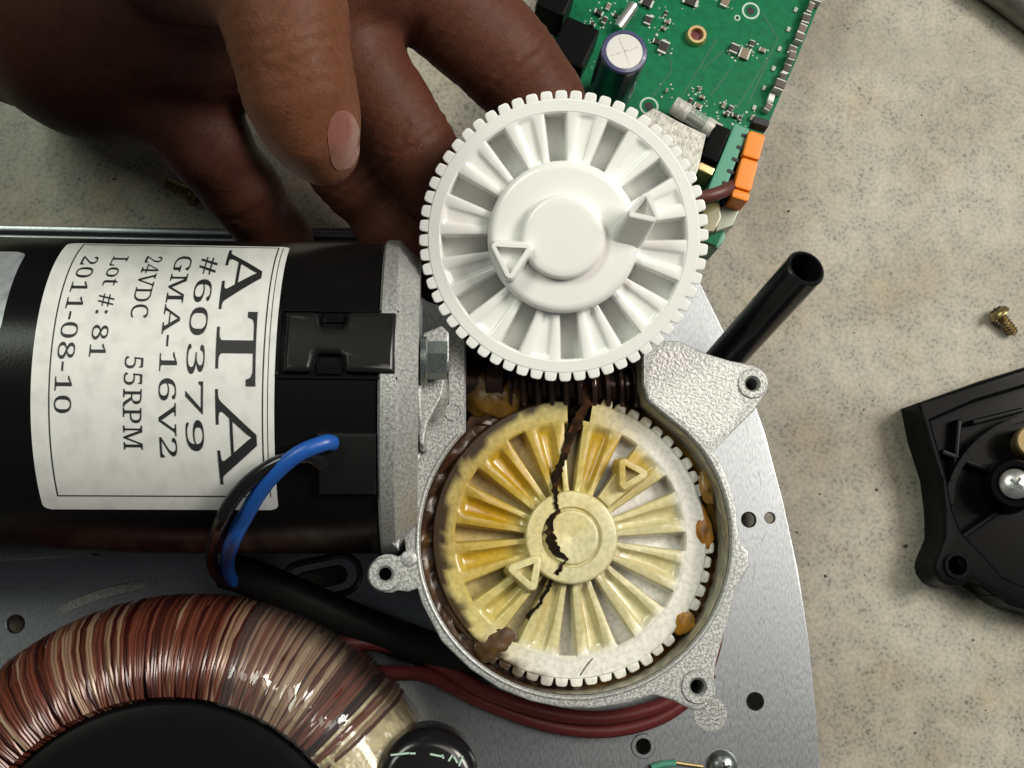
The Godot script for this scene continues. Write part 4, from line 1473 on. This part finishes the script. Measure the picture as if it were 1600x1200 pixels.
func build_board() -> void:
	var B := 15.6
	var t := thing("circuit_board", "green circuit board with a tall blue capacitor behind the white gear", "circuit board", P(1050, 120, 0))
	var mb := MB.new()
	var out := pp([905, -70, 1310, -70, 1283, 0, 1240, 104, 1195, 206, 1120, 384, 1000, 340, 800, 252], B)
	extrude(mb, out, B - 1.6, B, 0.12)
	var board := obj("board", mb, M.pcb, t)
	mb = MB.new()
	for q in [[930, 260], [1270, -40], [1120, 350]]:
		mb.xf = Transform3D(Basis(), P(q[0], q[1], 0))
		lathe(mb, PackedVector2Array([Vector2(2.2, 0), Vector2(2.2, B - 1.6), Vector2(0.05, B - 1.6)]), 14)
	obj("standoff", mb, M.black_rubber, t)
	var e := P(1195, 206, B) - P(1283, 0, B)
	var ang := -atan2(e.z, e.x)          # along the right edge
	var across := ang + PI / 2
	# traces
	mb = MB.new()
	for q in [[1120, 60, 1060, 160], [1095, 110, 1130, 80], [1190, 20, 1215, 60], [1215, 60, 1170, 160], [1140, 110, 1110, 150], [1040, 60, 1050, 110], [1050, 110, 1020, 150], [1200, 90, 1150, 170]]:
		var p := P(q[0], q[1], B)
		var r := P(q[2], q[3], B)
		block(mb, turned((p + r) * 0.5, -atan2(r.z - p.z, r.x - p.x)), (r - p).length(), 0.07, 0.45, 0.02)
	obj("trace", mb, M.pcb_trace, board)
	# silk-screened rings and the plated hole
	for q in [[1173, 17, 2.5, 1.9], [1152, 28, 0.9, 0.5], [1014, 166, 2.6, 2.0]]:
		mb = MB.new()
		mb.xf = Transform3D(Basis(), P(q[0], q[1], B))
		lathe(mb, PackedVector2Array([Vector2(q[2], 0), Vector2(q[2] - 0.05, 0.1), Vector2(q[3] + 0.05, 0.1), Vector2(q[3], 0)]), 28)
		obj("printed_ring", mb, M.silk, board)
		mb = MB.new()
		mb.xf = Transform3D(Basis(), P(q[0], q[1], B))
		lathe(mb, PackedVector2Array([Vector2(q[3] * 0.6, 0.03), Vector2(0.05, 0.05)]), 20)
		obj("drill_hole", mb, M.ink, board)
	mb = MB.new()
	mb.xf = Transform3D(Basis(), P(1087, 58, B))
	lathe(mb, PackedVector2Array([Vector2(2.9, 0), Vector2(2.75, 1.5), Vector2(2.5, 1.8), Vector2(1.8, 1.8), Vector2(1.6, 1.4), Vector2(1.6, 0.1)]), 30)
	obj("brass_standoff", mb, M.gold, t)
	mb = MB.new()
	mb.xf = Transform3D(Basis(), P(1087, 58, B))
	lathe(mb, PackedVector2Array([Vector2(1.62, 0.5), Vector2(0.05, 0.55)]), 20)
	obj("standoff_hole", mb, M.red_wire, t)
	# tall capacitor
	var foot := P(957, 172, B)
	var ctop := P(976, 80, B + 29)
	var cc := P(976, 80, B + 29)
	cc.y = B
	mb = MB.new()
	mb.xf = Transform3D(Basis(), cc)
	lathe(mb, PackedVector2Array([Vector2(5.75, 0), Vector2(5.75, 27.4), Vector2(5.7, 28.4)]), 48)
	var capn := obj("capacitor", mb, M.cap_sleeve, t)
	mb = MB.new()
	mb.xf = Transform3D(Basis(), cc)
	lathe(mb, PackedVector2Array([Vector2(5.71, 28.3), Vector2(5.4, 29.0), Vector2(4.6, 29.15), Vector2(4.5, 28.85)]), 48)
	obj("sleeve_rim", mb, M.cap_rim, capn)
	mb = MB.new()
	mb.xf = Transform3D(Basis(), cc)
	lathe(mb, PackedVector2Array([Vector2(4.55, 28.8), Vector2(4.4, 28.95), Vector2(0.05, 28.95)]), 40)
	obj("metal_top", mb, M.cap_top, capn)
	mb = MB.new()
	mb.xf = Transform3D(Basis(), cc + Vector3(0, 28.9, 0))
	for a in [0.35, 0.35 + PI / 2]:
		block(mb, turned(Vector3.ZERO, a), 7.2, 0.12, 0.28, 0.03)
	obj("score_mark", mb, M.card, capn)
	# black relays by the fingertips
	for q in [[890, 95, 9.5, 12.0, 11.0], [862, 28, 8.0, 9.0, 12.0]]:
		mb = MB.new()
		var p := P(q[0], q[1], B)
		p.y = B
		block(mb, turned(p, ang), q[3], q[4], q[2], 0.6)
		obj("relay", mb, M.black_satin, t)
	mb = MB.new()
	block(mb, turned(P(872, 8, B), ang), 6, 9, 5, 0.5)
	obj("tan_component", mb, M.olive_plastic, t)
	# chip clusters
	var dark := Color(0.02, 0.018, 0.018)
	var tin := Color(0.55, 0.56, 0.52)
	var spots := [[935, 22, 2.4, 1.3, across], [950, 12, 2.0, 1.2, ang], [944, 34, 2.0, 1.2, ang], [925, 40, 1.6, 1.0, across], [962, 26, 1.8, 1.0, across], [985, 14, 3.2, 1.6, ang], [1010, 6, 3.4, 2.4, across], [1012, 33, 2.6, 2.0, ang], [1040, 22, 1.5, 0.9, ang], [1042, 36, 1.7, 1.0, across], [1036, 46, 1.4, 0.9, across],
		[1036, 75, 3.6, 2.6, ang], [1026, 66, 2.2, 1.4, across], [1078, 4, 4.2, 2.2, across], [1132, 5, 2.8, 2.2, ang], [1146, 78, 2.6, 2.4, ang], [1162, 86, 2.8, 3.0, across], [1174, 70, 1.8, 1.4, ang], [1190, 80, 1.8, 1.2, across],
		[1078, 160, 1.8, 1.1, ang], [1090, 166, 2.2, 1.3, across], [1096, 154, 1.4, 0.9, across], [1082, 172, 1.8, 1.2, ang], [1093, 140, 1.0, 0.8, ang], [1130, 166, 1.6, 1.0, ang], [1140, 172, 2.2, 1.3, ang], [1148, 182, 1.8, 1.1, across], [1134, 180, 1.4, 1.0, across], [1156, 186, 1.4, 0.9, ang], [1041, 143, 1.0, 0.7, ang], [905, 70, 1.6, 1.0, ang], [914, 96, 1.4, 1.0, ang], [1174, 186, 1.3, 1.0, ang]]
	for q in spots:
		var tone := rng.randf()
		chip(q[0], q[1], q[2], q[3], rng.randf_range(0.5, 1.3), q[4] + rng.randf_range(-0.1, 0.1), t, "chip_component", dark if tone < 0.7 else Color(0.20, 0.16, 0.11), tin)
	# silver cylinder behind the capacitor
	mb = MB.new()
	tube(mb, p3([966, 44, B + 2.4, 990, 8, B + 2.4]), 1.5, 14)
	obj("crystal_can", mb, M.silver, t)
	# solder joints and vias round the parts
	mb = MB.new()
	mb.col = tin
	for q in spots:
		for k in 5:
			var p := P(q[0] + rng.randf_range(-14, 14), q[1] + rng.randf_range(-12, 12), B)
			ellipsoid(mb, p, rng.randf_range(0.16, 0.42), 0.18, rng.randf_range(0.16, 0.36), 8, 0.0, 0.0)
	var sj := obj("solder_joints", mb, M.chips, board)
	sj.set_meta("kind", "stuff")
	# row of parts along the right edge
	for i in 12:
		var u := i / 11.0
		var px := lerpf(1270, 1198, u) + rng.randf_range(-4, 3)
		var py := lerpf(4, 172, u)
		var bright := i in [0, 10]
		chip(px, py, rng.randf_range(2.0, 3.2), rng.randf_range(1.5, 3.0), rng.randf_range(1.2, 4.6), ang + rng.randf_range(-0.15, 0.15), t, "edge_component", Color(0.72, 0.72, 0.68) if bright else Color(0.035, 0.03, 0.027).lerp(Color(0.14, 0.10, 0.08), rng.randf()), tin)
		if i % 2 == 1:
			chip(px - 19, py - 3, 1.3, 1.0, 0.6, ang, t, "chip_component", Color(0.35, 0.4, 0.33), tin)
	# fuse in its clips
	var fa := P(1052, 164, B + 5.5)
	var fb := P(1122, 208, B + 5.5)
	mb = MB.new()
	tube(mb, PackedVector3Array([fa.lerp(fb, 0.25), fa.lerp(fb, 0.75)]), 2.2, 18)
	var fz := obj("fuse", mb, M.fuse_glass, t)
	mb = MB.new()
	tube(mb, PackedVector3Array([fa.lerp(fb, 0.2), fa.lerp(fb, 0.8)]), 0.35, 6)
	mb.col = Color(0.5, 0.5, 0.48)
	obj("fuse_strip", mb, M.silver, fz)
	for q in [[0.0, 0.33], [0.70, 1.0]]:
		mb = MB.new()
		tube(mb, PackedVector3Array([fa.lerp(fb, q[0]), fa.lerp(fb, q[1])]), 2.45, 20)
		obj("fuse_cap", mb, M.card, fz)
	mb = MB.new()
	block(mb, turned(Vector3((fa.x + fb.x) / 2, B, (fa.z + fb.z) / 2), -atan2(fb.z - fa.z, fb.x - fa.x)), 12, 3.4, 4.0, 0.3)
	obj("fuse_holder", mb, M.black_satin, t)
	# pale speckled heat sink plate under the gear
	mb = MB.new()
	extrude(mb, pp([985, 190, 1022, 168, 1062, 190, 1104, 210, 1092, 262, 1070, 320, 1000, 300], 30), B, 30, 0.4)
	var hs := obj("heat_sink", mb, M.card, t)
	for q in [[1045, 225, 0.55], [1010, 195, 0.3], [1028, 210, 0.28], [1060, 240, 0.25]]:
		mb = MB.new()
		ellipsoid(mb, P(q[0], q[1], 30), q[2], 0.12, q[2] * 0.8, 10, 0.4, 0.0)
		obj("dark_speck", mb, M.ink, hs)
	# dark inductor and its yellow end
	mb = MB.new()
	block(mb, turned(P(1108, 240, B), ang), 10, 8, 4.6, 0.5)
	obj("inductor", mb, M.black_satin, t)
	mb = MB.new()
	block(mb, turned(P(1092, 280, B), ang), 2.4, 8.2, 4.4, 0.4)
	obj("inductor_end", mb, M.gold, t)
	# terminal block: green body with notches, orange levers
	var ta := P(1160, 196, B + 8)
	var tb := P(1116, 305, B + 8)
	var tl := (tb - ta).length()
	var td := (tb - ta).normalized()
	var tang := -atan2(td.z, td.x)
	var side := Vector3(-td.z, 0, td.x)
	mb = MB.new()
	var tm := (ta + tb) * 0.5
	block(mb, turned(Vector3(tm.x, B, tm.z), tang), tl, 8.0, 4.2, 0.4)
	var term := obj("terminal_block", mb, M.terminal_green, t)
	for i in 5:
		mb = MB.new()
		var p := ta + td * (tl * (0.12 + 0.17 * i)) - side * 1.6
		block(mb, turned(Vector3(p.x, B + 7.6, p.z), tang), 0.9, 0.6, 1.8, 0.05)
		obj("wire_notch", mb, M.ink, term)
	mb = MB.new()
	var dk := P(1150, 262, B + 6)
	block(mb, turned(Vector3(dk.x, B, dk.z), tang), tl * 0.95, 6.0, 2.4, 0.3)
	obj("terminal_dark_rail", mb, M.black_satin, term)  # black rail between the green body and the orange levers
	var oa := P(1184, 206, B + 9.5)
	var ob := P(1156, 312, B + 9.5)
	var od := (ob - oa).normalized()
	var ol := (ob - oa).length()
	for q in [[0.0, 0.39], [0.40, 0.85], [0.86, 1.0]]:
		mb = MB.new()
		var p := oa.lerp(ob, (q[0] + q[1]) * 0.5)
		block(mb, turned(Vector3(p.x, B - 4, p.z), -atan2(od.z, od.x)), ol * (q[1] - q[0]) - 0.12, 13.5, 4.6, 0.5, 0.8)
		obj("orange_lever", mb, M.orange, t)
	mb = MB.new()
	for q in [[1183, 199], [1149, 316]]:
		block(mb, turned(P(q[0], q[1], B + 3), -atan2(od.z, od.x)), 2.0, 4.0, 4.4, 0.3)
	obj("lever_end", mb, M.ink, t)
	# brown wire, clear and olive plastic below the terminal
	mb = MB.new()
	tube(mb, spline(p3([1080, 312, B + 9, 1108, 306, B + 10, 1132, 298, B + 9, 1150, 288, B + 6]), 5), 1.75, 12)
	obj("brown_wire", mb, M.brown_wire, t)
	mb = MB.new()
	extrude(mb, pp([1098, 320, 1124, 312, 1128, 340, 1116, 362, 1098, 362], B + 5), B - 6, B + 5, 0.5)
	obj("olive_holder", mb, M.olive_plastic, t)
	mb = MB.new()
	extrude(mb, pp([1126, 312, 1160, 318, 1146, 352, 1118, 362], B + 2), B - 8, B + 2, 0.5)
	obj("pale_holder", mb, M.pale_plastic, t)
	mb = MB.new()
	extrude(mb, pp([1100, 362, 1112, 368, 1120, 352, 1134, 354, 1134, 374, 1122, 388, 1098, 380], B - 2), 2, B - 2, 0.5)
	obj("green_clip", mb, M.terminal_green, t)

# ------------------------------------------------------------------ hand
func smin(a: float, b: float, k: float) -> float:
	var h := maxf(k - absf(a - b), 0.0) / k
	return minf(a, b) - h * h * k * 0.25

func build_hand() -> void:
	# chains of joints: px, py, height, radius
	var chains := [
		[[-330, -330, 36, 32], [-120, -160, 36, 32], [40, -50, 40, 28], [150, 20, 50, 25]],                                 # forearm heel to palm
		[[-120, -75, 28, 23], [60, 25, 36, 19.5], [180, 85, 44, 16.5], [250, 130, 50, 13.5]],                                  # little-finger edge
		[[150, 20, 52, 26], [300, -10, 64, 24], [430, -50, 70, 22], [560, -70, 70, 19]],                                  # knuckle line
		[[230, 100, 54, 14], [290, 170, 52, 10.6], [328, 230, 48, 8.7], [380, 300, 38, 8.2], [430, 372, 25, 7.6], [462, 425, 20, 6.6]],   # little finger
		[[400, 40, 62, 14], [480, 165, 56, 10], [555, 270, 48, 8.6], [622, 356, 42, 8.0], [690, 430, 40, 7.2]],             # ring finger
		[[470, -30, 64, 13], [538, 68, 66, 10.3], [582, 140, 64, 9.5], [632, 214, 60, 9.2], [684, 286, 56, 8.0], [740, 345, 53, 7.0]],    # middle finger
		[[580, -140, 66, 15], [652, -36, 66, 12.0], [724, 28, 64, 11.2], [786, 90, 61, 10.6], [842, 156, 56, 9.2], [880, 215, 53, 8.0]],   # index finger
		[[290, -110, 92, 18], [405, -70, 106, 13.0], [443, 20, 110, 10.2], [456, 92, 109, 9.3], [470, 150, 106, 8.7], [492, 208, 102, 7.2], [507, 240, 99, 5.3]],  # thumb
	]
	var cell := 1.0
	var lo := Vector3(1e9, 1e9, 1e9)
	var hi := -lo
	var segs := []
	for ci in chains.size():
		var prev := Vector4()
		for i in chains[ci].size():
			var q: Array = chains[ci][i]
			var p := P(q[0], q[1], q[2])
			lo = lo.min(p - Vector3.ONE * (q[3] + 3.0))
			hi = hi.max(p + Vector3.ONE * (q[3] + 3.0))
			if i:
				segs.append([ci, Vector3(prev.x, prev.y, prev.z), p, prev.w, float(q[3])])
			prev = Vector4(p.x, p.y, p.z, q[3])
	lo.x = maxf(lo.x, P(-160, 0, 70).x)
	lo.z = maxf(lo.z, P(0, -190, 70).z)
	# creases: point on a joint, along-axis direction
	var grooves := []
	for g in [[7, 3, 0.0, 0.8], [7, 3, 2.0, 0.6], [7, 3, -2.2, 0.6], [7, 3, 4.2, 0.4], [7, 3, -4.6, 0.4], [7, 2, -1.0, 0.4], [5, 3, 0.0, 0.7], [5, 3, 2.4, 0.6], [5, 3, -2.2, 0.5], [5, 1, 0.0, 0.5], [5, 1, 2.2, 0.4], [5, 2, 0.0, 0.3], [6, 3, 0.0, 0.6], [6, 3, 2.6, 0.5], [6, 3, -2.2, 0.4], [6, 2, 0.0, 0.5], [6, 2, 2.4, 0.4], [3, 3, 0.0, 0.5], [3, 3, 2.2, 0.4], [4, 2, 0.0, 0.5], [4, 2, 2.2, 0.4]]:
		var q: Array = chains[g[0]][g[1]]
		var r: Array = chains[g[0]][g[1] + 1]
		var p := P(q[0], q[1], q[2])
		var ax := (P(r[0], r[1], r[2]) - p).normalized()
		grooves.append([p + ax * g[2], ax, g[3], float(q[3]) + 4.0, g[0]])
	var nx := int((hi.x - lo.x) / cell) + 2
	var ny := int((hi.y - lo.y) / cell) + 2
	var nzz := int((hi.z - lo.z) / cell) + 2
	var total := PackedFloat32Array()
	total.resize(nx * ny * nzz)
	total.fill(99.0)
	for ci in chains.size():
		var f := PackedFloat32Array()
		f.resize(nx * ny * nzz)
		f.fill(99.0)
		var touched := {}
		var amin := Vector3i(nx, ny, nzz)
		var amax := Vector3i.ZERO
		for s in segs:
			if s[0] != ci:
				continue
			var a: Vector3 = s[1]
			var b: Vector3 = s[2]
			var ra: float = s[3]
			var rb: float = s[4]
			var mg := maxf(ra, rb) + 3.5
			var c0 := Vector3i(((a.min(b) - Vector3.ONE * mg - lo) / cell).floor()).clamp(Vector3i.ZERO, Vector3i(nx - 1, ny - 1, nzz - 1))
			var c1 := Vector3i(((a.max(b) + Vector3.ONE * mg - lo) / cell).ceil()).clamp(Vector3i.ZERO, Vector3i(nx - 1, ny - 1, nzz - 1))
			amin = amin.min(c0)
			amax = amax.max(c1)
			var ab := b - a
			var l2 := ab.length_squared()
			for k in range(c0.z, c1.z + 1):
				for j in range(c0.y, c1.y + 1):
					var row := (k * ny + j) * nx
					for i in range(c0.x, c1.x + 1):
						var p := lo + Vector3(i, j, k) * cell
						var u := clampf((p - a).dot(ab) / l2, 0.0, 1.0)
						var d := (p - a - ab * u).length() - lerpf(ra, rb, u)
						var o := f[row + i]
						if o < 90.0:
							var h := maxf(5.0 - absf(o - d), 0.0) * 0.2
							d = minf(o, d) - h * h * 1.25
						f[row + i] = d
		var kk := 9.0 if ci < 3 else 3.2
		for k in range(amin.z, amax.z + 1):
			for j in range(amin.y, amax.y + 1):
				var row := (k * ny + j) * nx
				for i in range(amin.x, amax.x + 1):
					var d := f[row + i]
					if d > 90.0:
						continue
					if absf(d) < 2.5:
						var p := lo + Vector3(i, j, k) * cell
						for g in grooves:
							if g[4] == ci:
								var w: Vector3 = p - g[0]
								if w.length_squared() < g[3] * g[3]:
									d += g[2] * exp(-pow((w.dot(g[1]) + 0.8 * fnoise.get_noise_3dv(p * 1.4)) / 0.7, 2.0))
						d += 0.45 * fnoise.get_noise_3dv(p * 0.6) + 0.06 * fnoise.get_noise_3dv(p * 3.0)
					var o := total[row + i]
					total[row + i] = d if o > 90.0 else smin(o, d, kk)
	# surface nets
	var idx := {}
	var pts := PackedVector3Array()
	var sx := 1
	var sy := nx
	var sz := nx * ny
	var offs := [0, sx, sy, sx + sy, sz, sx + sz, sy + sz, sx + sy + sz]
	var corner := [Vector3(0, 0, 0), Vector3(1, 0, 0), Vector3(0, 1, 0), Vector3(1, 1, 0), Vector3(0, 0, 1), Vector3(1, 0, 1), Vector3(0, 1, 1), Vector3(1, 1, 1)]
	var edges := [[0, 1], [2, 3], [4, 5], [6, 7], [0, 2], [1, 3], [4, 6], [5, 7], [0, 4], [1, 5], [2, 6], [3, 7]]
	for k in nzz - 1:
		for j in ny - 1:
			var row := (k * ny + j) * nx
			for i in nx - 1:
				var b := row + i
				var f0 := total[b]
				if f0 > 6.0 or f0 < -6.0:
					continue
				var neg := 0
				for o in offs:
					if total[b + o] < 0.0:
						neg += 1
				if neg == 0 or neg == 8:
					continue
				var sum := Vector3.ZERO
				var cnt := 0
				for e in edges:
					var u := total[b + offs[e[0]]]
					var w := total[b + offs[e[1]]]
					if (u < 0.0) != (w < 0.0):
						sum += corner[e[0]].lerp(corner[e[1]], u / (u - w))
						cnt += 1
				idx[b] = pts.size()
				pts.append(lo + (Vector3(i, j, k) + sum / cnt) * cell)
	var st := SurfaceTool.new()
	st.begin(Mesh.PRIMITIVE_TRIANGLES)
	st.set_smooth_group(0)
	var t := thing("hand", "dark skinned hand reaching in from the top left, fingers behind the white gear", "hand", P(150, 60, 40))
	var org := origin(t)
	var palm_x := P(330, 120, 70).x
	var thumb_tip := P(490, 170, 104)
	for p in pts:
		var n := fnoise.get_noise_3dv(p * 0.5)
		var thumb_light := clampf(1.0 - (p - thumb_tip).length() / 46.0, 0, 1)  # thumb lightened as if lit, within the skin colour
		var palm_shade := smoothstep(palm_x + 26.0, palm_x - 14.0, p.x) * (1.0 - thumb_light)  # shadow over the palm painted into the skin colour
		var base := Color(0.095, 0.034, 0.022).lerp(Color(0.175, 0.068, 0.032), thumb_light * 0.9).lerp(Color(0.042, 0.014, 0.011), palm_shade)
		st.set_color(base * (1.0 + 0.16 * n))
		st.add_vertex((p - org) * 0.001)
	for k in range(1, nzz - 1):
		for j in range(1, ny - 1):
			var row := (k * ny + j) * nx
			for i in range(1, nx - 1):
				var b := row + i
				var f0 := total[b]
				if f0 > 3.0 or f0 < -3.0:
					continue
				for ax in 3:
					var s1: int = [sx, sy, sz][ax]
					var f1 := total[b + s1]
					if (f0 < 0.0) == (f1 < 0.0):
						continue
					var u: int = [sy, sz, sx][ax]
					var w: int = [sz, sx, sy][ax]
					if not (idx.has(b) and idx.has(b - u) and idx.has(b - u - w) and idx.has(b - w)):
						continue
					var q := [idx[b], idx[b - u], idx[b - u - w], idx[b - w]]
					if f0 < 0.0:
						q = [q[3], q[2], q[1], q[0]]
					for o in [0, 1, 2, 0, 2, 3]:
						st.add_index(q[o])
	st.generate_normals()
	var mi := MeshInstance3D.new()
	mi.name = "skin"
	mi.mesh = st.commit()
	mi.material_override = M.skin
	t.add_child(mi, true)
	# thumb nail, on the side of the thumb turned to the right
	var axis := (P(507, 240, 99) - P(480, 178, 104)).normalized()
	var outv := Vector3(0.42, 0.90, 0.10)
	outv = (outv - axis * outv.dot(axis)).normalized()
	var acr := axis.cross(outv)
	var nb := P(519, 216, 103)
	var field := func(p: Vector3) -> float:
		var g := (p - lo) / cell
		var i0 := Vector3i(g.floor()).clamp(Vector3i.ZERO, Vector3i(nx - 2, ny - 2, nzz - 2))
		var w := g - Vector3(i0)
		var sum := 0.0
		for o in 8:
			var c: Vector3 = corner[o]
			var val := total[((i0.z + int(c.z)) * ny + i0.y + int(c.y)) * nx + i0.x + int(c.x)]
			sum += clampf(val, -9.0, 9.0) * absf(1.0 - c.x - w.x) * absf(1.0 - c.y - w.y) * absf(1.0 - c.z - w.z)
		return sum
	var mb := MB.new()
	var rows := []
	for i in 17:
		var v2 := i / 16.0 * 2.0 - 1.0
		var wv := 4.1 * sqrt(maxf(1.0 - pow(absf(v2), 2.4), 0.0)) * lerpf(0.84, 1.06, i / 16.0)
		var row := PackedVector3Array()
		for k in 11:
			var u := k / 10.0 * 2.0 - 1.0
			var p := nb + axis * (v2 * 5.8) + acr * (u * wv) + outv * 8.0
			for step in 80:
				if field.call(p) < 0.0:
					break
				p -= outv * 0.2
			row.append(p + outv * (0.40 - 0.15 * u * u - 0.12 * v2 * v2))
		rows.append(row)
	for i in 16:
		for k in 10:
			mb.quad(rows[i][k], rows[i][k + 1], rows[i + 1][k + 1], rows[i + 1][k], outv)
	obj("thumbnail", mb, M.nail, t)

# ------------------------------------------------------------------
func _ready() -> void:
	rng.seed = 7
	fnoise.seed = 4
	fnoise.frequency = 0.09
	fnoise.fractal_octaves = 3
	setup()
	materials()
	build_worktop()
	build_plate()
	build_motor()
	build_housing()
	build_worm()
	build_cracked_gear()
	build_grease()
	build_white_gear()
	build_transformer()
	build_board()
	build_cover()
	build_hand()
	build_motor_wires()
	build_red_wires()
	build_small_parts()
	build_screw("brass_screw", "loose brass pan head screw lying on the bare worktop at right", P(1562, 492, 3.0), P(1592, 530, 1.6) - P(1562, 492, 3.0), 7.0, 1.0)
	build_screw("brass_screw", "dull brass screw half hidden behind the little finger", P(302, 304, 2.6), P(248, 280, 1.8) - P(302, 304, 2.6), 8.5, 1.05)
